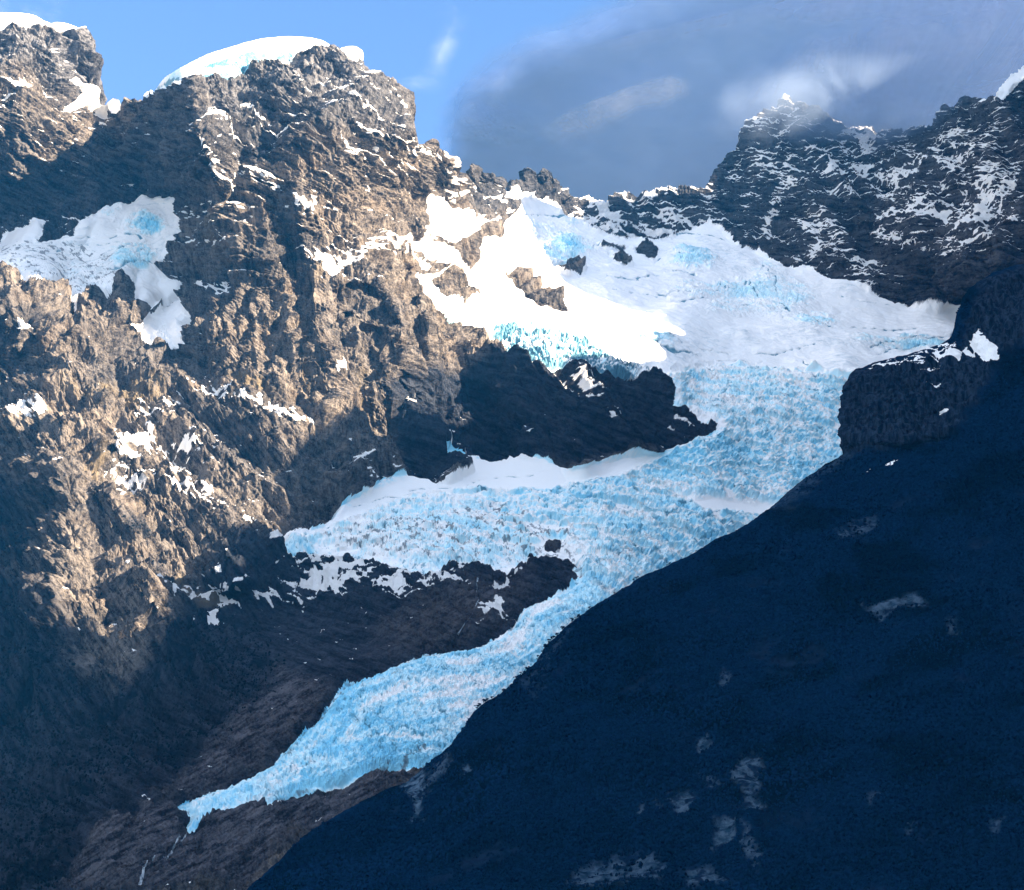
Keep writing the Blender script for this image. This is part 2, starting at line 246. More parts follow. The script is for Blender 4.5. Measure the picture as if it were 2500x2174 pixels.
VEG = [("-120,1380 60,1420 130,1500 200,1650 300,1690 420,1620 500,1500 640,1560 700,1640 560,1790 380,1900 200,2000 120,2240 -120,2240",1.0,60), ("0,1180 120,1180 100,1420 -120,1400 -120,1180",.7,40), ("295,1280 340,1270 370,1320 320,1330",.6,20), ("240,1420 320,1400 330,1440 260,1440",.5,20), ("0,900 60,880 70,930 0,940",.5,25), ("350,1530 420,1560 440,1620 360,1590",.5,20), ("440,1200 560,1230 600,1300 450,1290",.35,30),("320,1370 400,1380 460,1470 400,1440",.5,20)]
SCREE = [("420,1480 600,1480 800,1490 1000,1600 900,1640 720,1740 600,1700 500,1600",1.0,40)]
BROWN = [("380,1960 560,1780 690,1640 800,1700 640,1880 470,1950",.8,30), ("430,2060 700,1975 960,1900 1020,1910 860,1990 640,2140 560,2200 350,2200 150,2170 300,2000 420,1990",.9,20), ("1000,1480 1160,1430 1280,1400 1260,1500 1050,1600 900,1600",.35,40)]
GREY = [("-120,0 250,60 250,220 180,260 60,180 -120,190",1,50), ("365,220 700,120 900,110 1010,260 1010,330 800,330 600,420 520,380 470,250",1,70), ("1130,400 2640,100 2640,950 2300,860 1850,690 1400,590 1130,520",1,40), ("-120,420 230,420 460,220 500,420 440,520 0,600",.8,40)]
STREAM = [("1163,1425 1163,1455 1160,1475 1166,1490 1150,1508 1138,1520 1122,1535 1114,1552",2.0), ("452,2062 432,2085 405,2105 385,2130 360,2150 345,2174 335,2200",2.6)]
BLUE = [(1370,612,75,34,.9), (1690,640,60,22,1), (1790,705,150,20,.7), (1790,745,60,18,.7), (1900,725,90,45,.6), (1990,780,60,26,.8), (2210,838,130,20,.8), (1570,850,70,40,.8), (1320,560,60,12,.5), (1880,690,40,60,.5), (1330,830,170,55,.55), (1100,780,30,30,.6), (1500,880,60,25,.6), (360,570,60,26,.9), (330,650,55,32,.9), (275,520,20,30,.5), (200,700,60,30,.35),(560,180,190,38,.75),(400,840,40,22,.6),(190,225,50,30,.4),(1395,545,20,30,.4)]
# open cracks in the snow basin and on the lip of the icefall: line, half width px
CREV = [("1263,530 1290,528 1330,520 1380,530",2.2), ("1290,640 1330,648 1350,655",1.6), ("1400,605 1440,610 1470,600",1.6), ("1640,580 1690,568 1710,575 1770,590",2.0), ("1600,640 1640,632 1690,640",1.6), ("1480,672 1560,680 1650,668 1700,672",1.8), ("1500,700 1600,716 1700,712 1760,700",1.6), ("1640,735 1720,725 1790,740 1850,735",2.0), ("1750,690 1790,700 1830,690",1.6), ("1860,660 1890,690 1900,720",2.0), ("1900,740 1940,760 1985,785 2010,790",2.2), ("1830,690 1850,720 1880,730",1.8), ("1980,770 2000,790 2030,800",1.8), ("2050,720 2110,735 2180,745",1.5), ("2080,790 2160,800 2240,800",1.4), ("2120,855 2180,840 2260,825 2330,812",2.2), ("2140,868 2200,855 2270,840",1.8), ("1700,862 1800,868 1900,866 1990,850",1.4), ("1740,885 1800,880 1860,884",1.6), ("1960,885 1972,898",2.4), ("1880,895 1895,905",2.2), ("1840,890 1850,902",2.0), ("1560,838 1600,850 1640,870 1700,880",2.2), ("1600,825 1640,832 1660,850",2.0), ("1450,795 1500,800 1540,815",1.5), ("1250,790 1290,800 1320,815",1.4), ("1150,1180 1220,1165 1300,1160",1.4), ("1145,1185 1160,1205 1200,1215 1280,1225",2.6), ("1000,1200 1080,1190 1140,1195",1.6), ("860,1240 940,1215 1000,1212",1.5), ("800,1290 870,1265 930,1250",1.5), ("1660,1240 1740,1252 1840,1258",2.0), ("1420,1180 1500,1165 1560,1150",1.6), ("270,600 300,590 330,595 345,610",2.6), ("290,640 320,630 350,640",2.0), ("180,600 230,595 290,590",1.4), ("180,625 240,618 300,610",1.4), ("0,640 80,632 150,640",1.5), ("280,690 330,670 390,668",1.8)]
# ------------------------------------------------------------------ surface of the massif, valley and ice
def blob(u, v, ru, rv):
    return np.exp(-(((GU - u) / ru) ** 2 + ((GV - v) / rv) ** 2) * 1.2)
def grid_normals(Q):
    du = np.empty_like(Q); dv = np.empty_like(Q)
    du[:, 1:-1] = Q[:, 2:] - Q[:, :-2]; du[:, 0] = Q[:, 1] - Q[:, 0]; du[:, -1] = Q[:, -1] - Q[:, -2]
    dv[1:-1] = Q[2:] - Q[:-2]; dv[0] = Q[1] - Q[0]; dv[-1] = Q[-1] - Q[-2]
    n = np.cross(dv, du)
    n /= np.linalg.norm(n, axis=-1, keepdims=True) + 1e-9
    return n
def blur(a, k, axis):
    if k < 1: return a
    pad = [(0, 0)] * a.ndim; pad[axis] = (k + 1, k)
    c = np.cumsum(np.pad(a, pad, mode='edge'), axis=axis)
    n = a.shape[axis]
    hi = np.take(c, range(2 * k + 1, 2 * k + 1 + n), axis=axis); lo = np.take(c, range(0, n), axis=axis)
    return (hi - lo) / (2 * k + 1)
def blur2(a, k):
    return blur(blur(blur(blur(a, k, 0), k, 1), k, 0), k, 1)
def soft(poly, w):          # 0..1 inside weight with soft edge
    return sstep(-w, w, sdf(poly, pad=w + 5))
DM = tps(DEPTH, 1e-4)
for line, amp, w in CREASE:
    d = ldist(pts(line), pad=w + 4)
    t = np.clip(1 - d / w, 0, 1)
    DM -= amp * (t * t * (3 - 2 * t) * 0.4 + t * 0.6)
for u, v, ru, rv, a in BUMP:
    if a: DM -= a * blob(u, v, ru, rv)
mark('depth')
ROT = {}
def axes(theta, stretch, depth=0.6):
    c, s = math.cos(theta), math.sin(theta)
    # along-layer axis compressed, across-layer axis kept
    return np.array([[c / stretch, 0, -s / stretch], [0, depth, 0], [s, 0, c]])
def lay(Pm, theta, stretch, lam, octs, seed, gain=.55, ridged=True):
    return fbm(Pm @ axes(math.radians(theta), stretch).T, lam, octs, gain, seed, ridged)
def make_mesh(name, Q, faces, mat, attrs, parent=None, smooth=False):
    used, inv = np.unique(faces.ravel(), return_inverse=True)
    V = Q[used]
    base = np.array([V[:, 0].mean(), V[:, 1].mean(), V[:, 2].min()])
    me = bpy.data.meshes.new(name)
    nv, nf = len(V), len(faces)
    me.vertices.add(nv); me.vertices.foreach_set('co', ((V - base) * S).astype(F32).ravel())
    me.loops.add(nf * 4); me.loops.foreach_set('vertex_index', inv.astype(np.int32).ravel())
    me.polygons.add(nf); me.polygons.foreach_set('loop_start', np.arange(0, nf * 4, 4, dtype=np.int32))
    me.update(calc_edges=True)
    me.polygons.foreach_set('use_smooth', np.full(nf, smooth))
    for an, arr in attrs.items():
        a = me.attributes.new(an, 'FLOAT_COLOR', 'POINT')
        a.data.foreach_set('color', arr[used].astype(F32).ravel())
    me.materials.append(mat)
    o = bpy.data.objects.new(name, me); C.objects.link(o)
    o.location = tuple(base * S)
    if parent is not None:
        o.parent = parent; o.location = tuple(base * S - np.array(parent.location))
    return o
def empty(name, loc):
    o = bpy.data.objects.new(name, None); C.objects.link(o); o.location = tuple(np.array(loc) * S); o.empty_display_size = 5
    return o
def tag(o, label=None, cat=None, group=None, kind=None):
    if label: o['label'] = label
    if cat: o['category'] = cat
    if group: o['group'] = group
    if kind: o['kind'] = kind
    return o
STEP = 1.8
def sheet(us, sky, botline, DMAP, vstep, smooth_bot=True, dx=0.0, fall=.55):
    top = np.interp(us, sky[:, 0], sky[:, 1])
    n = int(230 / STEP)
    pad = np.pad(top, n, mode='edge')
    env = np.min(np.lib.stride_tricks.sliding_window_view(pad, 2 * n + 1), -1)
    kern = np.ones(n) / n
    env = np.convolve(np.pad(env, n, mode='edge'), kern, 'same')[n:-n]
    env = np.convolve(np.pad(env, n, mode='edge'), kern, 'same')[n:-n] - 60
    pad = np.pad(botline, n, mode='edge')
    bo = np.max(np.lib.stride_tricks.sliding_window_view(pad, 2 * n + 1), -1)
    bo = np.convolve(np.pad(bo, n, mode='edge'), kern, 'same')[n:-n]
    NR = int((bo - env).max() / vstep)
    t = np.linspace(0, 1, NR)[:, None]
    V = env + (bo - env) * t
    j = np.argmin(np.abs(V - top), 0); V[j, np.arange(len(us))] = top
    U = np.broadcast_to(us, V.shape).copy()
    e = np.clip(top - V, 0, None)
    Vc = np.maximum(V, top)
    P_ = at(U, Vc, samp(DMAP, U, Vc))
    dy = 2.2 * e ** 1.22
    P_ = P_ + np.stack([dx * dy, dy, -dy * (fall + .25 * np.clip(e / 150, 0, 1))], -1)
    return U, Vc, np.ascontiguousarray(P_), e > 0
us = np.r_[np.arange(-850, -90, 9.0), np.arange(-90, 2600, STEP), np.arange(2600, 3400, 9.0)]
sk = np.array(SKY); nr = np.array(NEAR)
bot = np.where(us < 640, 2380.0, np.minimum(2380.0, np.interp(us, nr[:, 0], nr[:, 1]) + 100))
UU, VV, P0, BACK = sheet(us, sk, bot, DM, STEP)
N0 = blur2(grid_normals(blur2(P0, 2)), 4); N0 /= np.linalg.norm(N0, axis=-1, keepdims=True)
mark('base grid %s' % (P0.shape,))
# ------------ masks
wn = fbm(P0, 60, 3, .6, 71); wm = fbm(P0, 60, 3, .6, 72)
WU = UU + 5 * wn; WV = VV + 5 * wm
def ms(m, warp=1.0):
    return samp(m, UU + 5 * warp * wn, VV + 5 * warp * wm)
sd = {k_: sdf(p) for k_, p in P.items()}
holes = {k_: sdf(pts(p)) for k_, p in HOLES.items()}
basin = sd['basin']
for h in holes.values(): basin = np.minimum(basin, -h)
basin = np.minimum(basin, -sdf(PINN))
basin = np.minimum(basin, -sdf(KNOB))
sd['basin'] = basin
icef = np.minimum(sd['icefall'], -sd['island']); sd['icefall'] = icef
ice_u = np.maximum(sd['icefall'], sd['tongue'])
snow_u = np.maximum.reduce([sd['basin'], sd['hanging'], sd['couloir'], sd['cap'], sd['cap2'], sd['lcap'], sd['lsnow'], sd['lsnow2'], sd['rcap']])
s_ice = ms(ice_u); s_snow = ms(snow_u)
w_ice = sstep(-4, 8, s_ice); w_snow = sstep(-4, 8, s_snow)
w_rock = (1 - w_ice) * (1 - w_snow)
smooth_ice = soft(pts("690,1300 780,1295 900,1195 1080,1130 1260,1110 1400,1142 1560,1112 1640,1105 1520,1165 1320,1205 1150,1200 1000,1215 850,1275 760,1312"), 14) + soft(pts("1640,1215 1760,1215 1900,1235 1880,1262 1720,1250"), 10) + soft(pts("1650,895 2300,920 2300,930 2080,930 1900,908 1750,902 1650,912"), 4)*.7
w_smooth = np.clip(samp(smooth_ice, WU, WV), 0, 1)
bm = np.zeros_like(GU)
for u, v, ru, rv, a in BLUE: bm = np.maximum(bm, a * np.exp(-(((GU - u) / ru) ** 2 + ((GV - v) / rv) ** 2) ** 2))
w_blue = samp(bm, UU + 20 * wn, VV + 14 * wm)
w_tongue = sstep(-10, 10, ms(sd['tongue'])); 
w_cliffice = samp(soft(pts("1195,812 1255,820 1294,849 1342,839 1386,844 1430,859 1478,883 1527,898 1570,905 1600,925 1546,921 1488,929 1400,904 1347,895 1299,904 1260,899 1235,875 1206,856"), 6), WU, WV)
def layer(lst, warp=3.0, edge=None):
    m = np.zeros_like(GU)
    for row in lst:
        poly, a = row[0], row[1]; w = row[2] if len(row) > 2 else edge
        m = np.maximum(m, a * soft(pts(poly), w))
    return samp(m, UU + 5 * warp * wn, VV + 5 * warp * wm)
m_cover = layer(COVER); m_pale = layer(PALE, 2.0, 9); m_veg = layer(VEG); m_scree = layer(SCREE); m_brown = layer(BROWN); m_grey = layer(GREY)
pm = np.full(GU.shape, -9.0)
for poly, loose in PATCH: pm = np.maximum(pm, sdf(pts(poly), 40) / (7.0 * loose))
s_patch = samp(pm, UU + 8 * wn, VV + 6 * wm)
cmap = np.full(GU.shape, 9.0)
for ln, w in CREV: cmap = np.minimum(cmap, ldist(pts(ln), 24) / w)
w_crev = sstep(1.3, .5, samp(cmap, UU + 7 * wn, VV + 4 * wm)) * sstep(-.5, .1, fbm(P0, 55, 3, .6, 73) + .25)
broken = np.clip(samp(bm, UU + 20 * wn, VV + 14 * wm), 0, 1)
mark('masks')
# ------------ relief
zone_st = np.clip(m_grey, 0, 1)
strata = lay(P0, 24, 8.0, 30, 5, 21)                 # beds dipping to the right
fibre = lay(P0, 54, 6.0, 30, 5, 31)                  # steep diagonal fabric
vert = lay(P0, 84, 7.0, 40, 6, 41)                   # vertical flutes
flat = lay(P0, 7, 8.0, 26, 5, 51)                    # near level beds
rough = fbm(P0, 150, 7, .5, 61, True)
big = fbm(P0, 330, 3, .5, 67)
butt = lay(P0, 80, 2.6, 170, 3, 63)                  # buttresses and couloirs
def terrace(theta, T, warp, seed, q=None):
    th = math.radians(theta)
    b = (P0[..., 0] * math.sin(th) + P0[..., 2] * math.cos(th) + warp * fbm(P0, T * 4.5, 4, .55, seed)) / T
    lid = np.floor(b); f = b - lid
    hsh = np.abs(np.modf(np.sin(lid * 12.9898 + seed) * 43758.5453)[0])
    hs2 = np.abs(np.modf(np.sin((lid + 1) * 12.9898 + seed) * 43758.5453)[0])
    prof = (f ** .8) * (.35 + hsh); edge = .14
    prof = prof * (1 - sstep(1 - edge, 1, f))
    return (prof - .3) * T * .55 * np.clip(.75 + .8 * fbm(P0, T * 6, 2, .5, seed + 3), .1, 1.5)
mark('noise')
diag_z = samp(soft(pts("-120,900 300,930 500,930 760,1040 700,1340 560,1700 -120,1900"), 60), UU, VV)
upper_z = samp(soft(pts("-120,-40 2640,-40 2640,380 1300,420 1000,520 760,470 480,480 -120,540"), 60), UU, VV) * (1 - diag_z)
right_z = samp(soft(pts("1380,400 2640,0 2640,900 1990,760 1380,560"), 30), UU, VV)
spur_z = samp(soft(pts("940,930 1250,880 1760,900 1780,1080 1000,1180"), 20), UU, VV)
low_z = samp(soft(pts("560,1320 1440,1320 1400,1600 300,2240 -120,2240 200,1900"), 50), UU, VV)
mid_z = np.clip(1 - diag_z - upper_z - right_z - spur_z - low_z, 0, 1)
upper_z = np.clip(upper_z - right_z, 0, 1)
aniso = upper_z * strata + right_z * flat + diag_z * fibre + mid_z * (vert * .6 + strata * .4) + spur_z * fibre * .9 + low_z * strata * .8
aniso = (aniso - aniso.mean()) / aniso.std()
terr = upper_z * (terrace(24, 34, 16, 401) + terrace(24, 12, 7, 402)) + right_z * (terrace(7, 30, 15, 403) + terrace(7, 11, 7, 404) * 1.1) + mid_z * .7 * (terrace(16, 40, 26, 405) + terrace(16, 13, 9, 406)) + spur_z * .8 * terrace(24, 26, 16, 407) + diag_z * (.65 * terrace(50, 32, 20, 408) + .6 * terrace(52, 12, 8, 410)) + low_z * .6 * terrace(20, 24, 18, 409)
def facet(theta, lam, warp, seed, asym=.5, A=.2):
    th = math.radians(theta)
    b = (P0[..., 0] * math.sin(th) + P0[..., 2] * math.cos(th) + .3 * P0[..., 1]) / lam + warp * fbm(P0, lam * 3.4, 3, .5, seed)
    f = b - np.floor(b); v = np.where(f < asym, f / asym, (1 - f) / (1 - asym))
    return (v - .5) * lam * A * np.clip(.55 + 1.1 * fbm(P0, lam * 4.5, 2, .5, seed + 5), .05, 1.5)
fac = (upper_z + mid_z * .8 + right_z * .7) * (facet(24, 78, .4, 421, .82) + facet(26, 22, .4, 422, .8, .15)) + (mid_z + upper_z * .6 + right_z * .6) * (facet(82, 105, .45, 423, .35, .26) + facet(-62, 58, .45, 424, .4, .22) + facet(74, 26, .45, 425, .35, .15)) + (diag_z + spur_z + .6 * low_z) * (facet(55, 74, .4, 426, .35, .26) + facet(52, 23, .4, 427, .35, .17) + facet(-30, 52, .45, 428, .5, .2) + facet(86, 34, .45, 429, .4, .2))
fac_big = (1 - right_z * .4 - low_z * .5) * (facet(80, 230, .35, 441, .35, .2) + facet(38, 170, .35, 442, .3, .18) + facet(-50, 190, .35, 443, .6, .16))
fac = fac + facet(40, 11, .7, 430, .4, .18) + facet(110, 13, .7, 431, .4, .16)
def blocks(theta, cw, ch, seed):
    q = P0 @ axes(math.radians(theta), 1.0).T
    wx = fbm(P0, 70, 3, .6, seed + 30) * 20; wz = fbm(P0, 60, 3, .6, seed + 40) * 14
    f1, f2, idv = worley((q[..., 0] + wx + .35 * q[..., 1]) / cw, (q[..., 2] + wz) / ch, seed)
    return idv - .5 + .2 * sstep(0, .25, f2 - f1)
bl1 = blocks(24, 80, 26, 301) * (upper_z + right_z * .8) + blocks(66, 90, 34, 303) * (diag_z + spur_z + mid_z + low_z * .6)
bl2 = bl1
crack = -np.clip(fbm(P0, 70, 4, .55, 309, True) - .8, 0, 1) * .7
gl = np.where(diag_z + spur_z > .5, lay(P0, 56, 4, 85, 4, 311, .5), lay(P0, 82, 4, 90, 4, 313, .5))
crack = crack - 1.5 * np.clip(gl - .85, 0, 1) * np.clip(1 - right_z * .5 - low_z, 0, 1)
slab = lay(P0, -30, 6, 40, 5, 315, .6)
slab_z = samp(soft(pts("120,2240 300,1980 440,2060 700,1975 980,1900 1040,1910 860,2010 560,2250"), 30), UU, VV)
amp = 1.0 - .25 * m_scree + .1 * low_z
h_rock = amp * (3.2 * rough - 2 * fbm(P0, 64, 5, .5, 317, True) + 2.5 * aniso + 1.25 * terr + 2.5 * bl1 + 1.4 * fac + 1.2 * fac_big + 12 * crack + 15 * butt * (mid_z + diag_z * .8 + right_z * .6 + upper_z * .5 + spur_z * .6 + .3 * low_z)) + 11 * slab * slab_z + 5 * low_z * strata + 5 * m_brown * fibre + 16 * big * (1 - right_z * .3)
h_rock = h_rock * (1 - .5 * m_scree)
h_rock += m_veg * 2.2 * np.abs(fbm(P0, 14, 4, .6, 81))
# ice and snow relief
def serac(cell, seed, warp=.35):
    wx = fbm(P0, cell * 3, 3, .6, seed + 5) * cell * warp * 3; wy = fbm(P0, cell * 3, 3, .6, seed + 9) * cell * warp * 3
    x = (P0[..., 0] + wx); y = (P0[..., 1] + wy)
    a = x * .86 - y * .5; b = x * .5 + y * .86
    f1, f2, idv = worley(x / (cell * 1.35), y / (cell * 1.1), seed)
    return sstep(0, .4, f2 - f1), idv
g1, i1 = serac(30, 3); g2, i2 = serac(12, 7, .5); g3, i3 = serac(7, 13, .6)
icefine = fbm(P0, 24, 5, .6, 91, True)
s_t = ms(sd['tongue'], .5); along = (UU * .8 - VV * .6)
q2 = np.stack([s_t * .9, along * .10, 0 * UU], -1)
band_t = fbm(q2, 26, 5, .6, 131)                     # flow bands parallel to the margins
q3 = np.stack([along * 1.0 + 12 * wn, s_t * .22, 0 * UU], -1)
arc_t = fbm(q3, 22, 4, .6, 133, True)                # crevasses across the flow
band_f = fbm(P0 @ np.diag([.16, 1.0, 1.0]), 46, 5, .6, 135)
arc_f = fbm(P0 @ np.diag([.22, 1.0, .6]), 30, 5, .62, 137, True)
fall_h = 5 * g1 + 6.5 * i1 + 3.4 * g2 + 3.6 * i2 + 2.5 * icefine + 1.5 * i3 + 5.5 * arc_f + 5 * band_f
tong_h = 3.6 * g2 + 3.2 * i2 + 2.4 * g3 + 2.2 * i3 + 2.0 * icefine + 2.5 * i1 + 3.0 * arc_t + 2.5 * band_t
edge_fade = sstep(0, 22, np.maximum(s_ice, -30))
fall_h = fall_h * edge_fade; tong_h = tong_h * (.25 + .75 * edge_fade)
crev = fbm(P0 @ axes(math.radians(-8), 7.0).T, 26, 4, .6, 97, True)
smooth_h = 1.6 * fbm(P0, 90, 4, .5, 95) + 2.0 * np.minimum(crev, .2)
strip = sstep(.12, .5, band_f) * .75
fall_h = fall_h * (1 - strip)
h_ice = (fall_h * (1 - w_tongue) + tong_h * w_tongue) * (1 - w_smooth) + smooth_h * w_smooth
swell = fbm(P0 @ np.diag([1, .45, 1]), 420, 4, .5, 99)
ridge_s = fbm(P0 @ np.diag([.35, 1.0, .8]), 120, 5, .55, 139, True)
h_snow = 30 * swell + 4.5 * ridge_s + 2.5 * fbm(P0, 45, 4, .55, 96) + w_blue * (7 * g1 + 6 * i1 + 5 * g2 + 3 * i2) + w_cliffice * (12 * g2 + 8 * i2 + 6 * icefine)
h_snow = h_snow + 1.5 * crev * sstep(.0, .5, swell)
# ice caps and tongues stand proud of the rock
thick = 9 * np.sqrt(np.clip(np.maximum(ms(sd['cap']), ms(sd['lcap'])) / 30, 0, 1)) + 5 * np.sqrt(np.clip(ms(sd['cap2']) / 20, 0, 1)) + 22 * np.sqrt(np.clip(ms(sd['hanging'], .6) / 24, 0, 1)) + 10 * np.sqrt(np.clip(ms(sd['couloir']) / 18, 0, 1)) + 9 * np.sqrt(np.clip(ms(sd['tongue'], .7) / 40, 0, 1)) * sstep(1450, 1520, VV)
backrow = BACK.astype(int)
cap_any = np.maximum.reduce([ms(sd['cap']), ms(sd['lcap']), ms(sd['cap2']), ms(sd['rcap']), ms(sd['lsnow2'])])
h_snow = np.where(cap_any > -3, 1.5 * fbm(P0, 40, 4, .5, 96) + (2.5 * g2 + 2 * i2) * np.clip(w_blue, 0, 1), h_snow)
zhat = np.array([0, 0, 1.0])
h_snow = h_snow - 5 * w_crev; h_ice = h_ice - 4 * w_crev
Nice = N0 * .7 + zhat * .35
Pd = P0 + N0 * (h_rock * w_rock)[..., None] + Nice * (h_ice * w_ice + h_snow * w_snow + thick * np.clip(w_ice + w_snow, 0, 1))[..., None]
N1 = grid_normals(Pd); N1s = blur(blur(N1, 1, 0), 1, 1)
nz = N1s[..., 2]
mark('relief')
# ------------ snow on rock
fine = fbm(P0, 18, 4, .6, 101)
steep = (nz - .42) * 2.4
fineA = lay(P0, 20, 5.0, 13, 4, 121, .6, False) * upper_z + lay(P0, 5, 5.0, 12, 4, 123, .6, False) * right_z + lay(P0, 48, 3.5, 14, 4, 125, .6, False) * (1 - upper_z - right_z)
fineA = fineA / (fineA.std() + 1e-6)
cl = fbm(P0, 120, 3, .6, 127)
sn = steep + fine * .5 + .28 * fineA + 1.5 * cl + .8 * np.clip(-butt, -.3, .5) + 3.0 * (m_cover - .2) - .55
sn = sn - 1.3 * sstep(.06, .0, m_cover) - 4 * low_z * sstep(.2, .05, m_cover)
snow = sstep(-.45, .55, sn) * w_rock
snow = np.maximum(snow, sstep(-.3, .5, np.clip(s_patch, -3, 1.1) + .8 * fine + .9 * fineA + 2.0 * (nz - .42) + .15 * aniso))
snow = np.clip(snow, 0, 1) * np.where(s_patch > -1.2, 1, 1 - sstep(.15, .5, m_veg))
lowf0 = fbm(P0, 140, 3, .6, 112)
rime = m_grey * sstep(420, 80, VV) * (UU < 1150) * .10
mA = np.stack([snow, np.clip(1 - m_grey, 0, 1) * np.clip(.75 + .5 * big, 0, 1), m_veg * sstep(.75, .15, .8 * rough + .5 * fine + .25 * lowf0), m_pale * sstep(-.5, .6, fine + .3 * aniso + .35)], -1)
mC = np.stack([m_brown, rime + 0 * UU, np.clip(m_scree, 0, 1), np.clip(spur_z + (low_z + 1.2 * m_veg) * (1 - m_brown), 0, 1)], -1)  # last channel: shade painted in as darker rock on spur, valley and scrub ground
mD = np.stack([upper_z + .0 * UU, mid_z, diag_z, right_z], -1)
dirtz = samp(soft(pts("760,1330 900,1260 1250,1240 1420,1300 1420,1420 1250,1395 1000,1390 860,1370"), 30) * .8 + soft(pts("640,1900 700,1780 820,1700 950,1640 960,1670 830,1740 720,1860 660,1910"), 14) * .7 + soft(pts("850,1925 985,1895 1080,1830 1000,1850 900,1870"), 12) * .8 + soft(pts("0,610 120,600 290,640 300,710 180,750 60,690 0,680"), 14) * .9+ soft(pts("1130,1560 1420,1400 1350,1460 1180,1590"), 12)*.5, UU + 20 * wn, VV + 14 * wm)
lowf = fbm(P0, 110, 3, .6, 111)
stp = sstep(.55, .08, nz)                            # steep broken faces show clean blue ice, tops keep snow
blue_ice = np.clip(.10 + .22 * lowf - .45 * band_f + .75 * stp + .2 * (1 - g2) + .2 * (i2 - .5), 0, 1) * (1 - .85 * w_smooth)
blue_t = np.clip(.44 + .16 * sstep(1700, 1960, VV) + .25 * lowf + .62 * band_t + .55 * stp + .22 * (1 - g2) + .22 * (i2 - .5), 0, 1)
blue_sn = np.clip(w_blue * (.35 + .5 * lowf + .7 * stp + .3 * (1 - g2)) + w_cliffice * .75 * stp, 0, 1)
blue = np.where(s_ice > s_snow, blue_ice * (1 - w_tongue) + blue_t * w_tongue, blue_sn)
dirt = np.clip(dirtz * sstep(.2, .8, fine * .9 + .5 * (1 - g3) + .25 * fineA), 0, 1)
w_capfront = samp(soft(pts("365,250 380,215 455,185 560,148 640,126 720,128 720,140 690,150 620,170 560,190 500,201 455,213 430,218 400,224 375,237"), 7), WU, WV)
clear = np.clip(np.maximum(w_cliffice * sstep(-.15, .35, (1 - g2) * .6 + .5 * stp + .5 * lowf + .25 * fine), w_capfront * sstep(-.2, .5, .5 * stp + .6 * lowf + .3 * fine + .2)), 0, 1) * (s_snow > 0)
gap = np.clip(sstep(.45, .0, g2) * .75 + sstep(.5, 0, g1) * .6, 0, 1) * sstep(-.35, .25, fine + lowf) * (1 - w_smooth) * (s_ice > s_snow)
gap = np.maximum(gap, sstep(.95, 1.25, crev) * .6 * sstep(0, .4, swell + .2) * (s_snow > s_ice) * (cap_any < -5))
clear = np.maximum(clear, np.maximum(gap * .62, w_crev * .75))
dirt = np.maximum(dirt, w_tongue * sstep(16, 3, s_t) * sstep(-.35, .4, fine + .5 * lowf) * .9 * (VV > 1480))
mB = np.stack([blue, dirt, clear, 0 * UU], -1)
# ------------ regions
reg = np.zeros(UU.shape, np.int16)
def put(cond, rid): reg[cond] = rid
def inside(poly, warp=1.0): return ms(sdf(pts(poly)), warp) > 0
put(inside("-120,-60 330,-60 302,277 285,340 265,430 230,560 -120,640"), 1)
put(inside("-120,680 60,680 180,760 300,800 345,850 300,930 200,930 100,930 92,941 60,1010 20,1060 -120,1080"), 7)
put(inside("-120,1080 20,1060 131,1121 230,1180 330,1300 460,1440 600,1500 560,1600 420,1720 250,1760 -120,1800"), 8)
put(inside("-120,1780 250,1750 420,1710 560,1600 590,1500 490,1440 480,1390 560,1300 690,1300 700,1350 1420,1330 1420,1480 1100,1900 1300,2290 -120,2290"), 9)
put(inside("690,1330 860,1340 1450,1340 1440,1440 1100,1620 900,1640 830,1520 760,1480 640,1450"), 10)
put(inside("478,1370 545,1330 620,1300 690,1340 710,1400 690,1440 600,1465 500,1440 470,1410"), 11)
put(inside("1135,1080 1165,1010 1200,955 1235,890 1260,860 1800,860 1800,1060 1500,1150 1280,1140 1140,1130"), 6)
put(inside("1385,380 1738,455 1745,470 1728,545 1640,600 1400,600 1345,500"), 12)
put(inside("1728,545 1738,458 1745,200 2260,230 2270,330 2230,450 2250,560 2200,760 2000,720 1850,640") , 2)
put((inside("2240,330 2290,200 2640,60 2640,800 2260,800 2230,700 2240,560 2215,450")), 3)
put(ms(sdf(PINN), .3) > 0, 4); put(ms(sdf(KNOB), .3) > 0, 5)
for i, k_ in enumerate(HOLES): put(ms(holes[k_], .6) > -3, 30 + i)
put(ms(sd['island'], .4) > 0, 29)
put((ms(sd['basin']) > 0), 22); put(ms(sd['icefall']) > 0, 21); put(ms(sd['tongue'], .7) > 0, 20)
put(ms(sd['hanging'], .8) > 0, 23); put(ms(sd['couloir'], .6) > 0, 24)
put(ms(sd['cap'], .5) > 0, 25); put(ms(sd['cap2'], .3) > 0, 26); put(ms(sd['lcap'], .3) > 0, 27); put(ms(sd['rcap'], .3) > 0, 51); put(ms(sd['lsnow'], .4) > 0, 28); put(ms(sd['lsnow2'], .4) > 0, 50)
for i, (ln, w) in enumerate(STREAM):
    put(samp(ldist(pts(ln), 20), UU + 4 * wn, VV + 2 * wm) < w * (.6 + .6 * sstep(-.4, .4, fine)), 60 + i)
PBIG = [(0, 70), (2, 71), (4, 72), (6, 73), (14, 74), (16, 75), (17, 76), (18, 77), (19, 78), (34, 80), (13, 79)]
reg0 = reg.copy()
for i, rid in PBIG:
    put((samp(sdf(pts(PATCH[i][0])), WU, WV) > -12) & (snow > .42) & (reg < 20), rid)
rows, cols = UU.shape
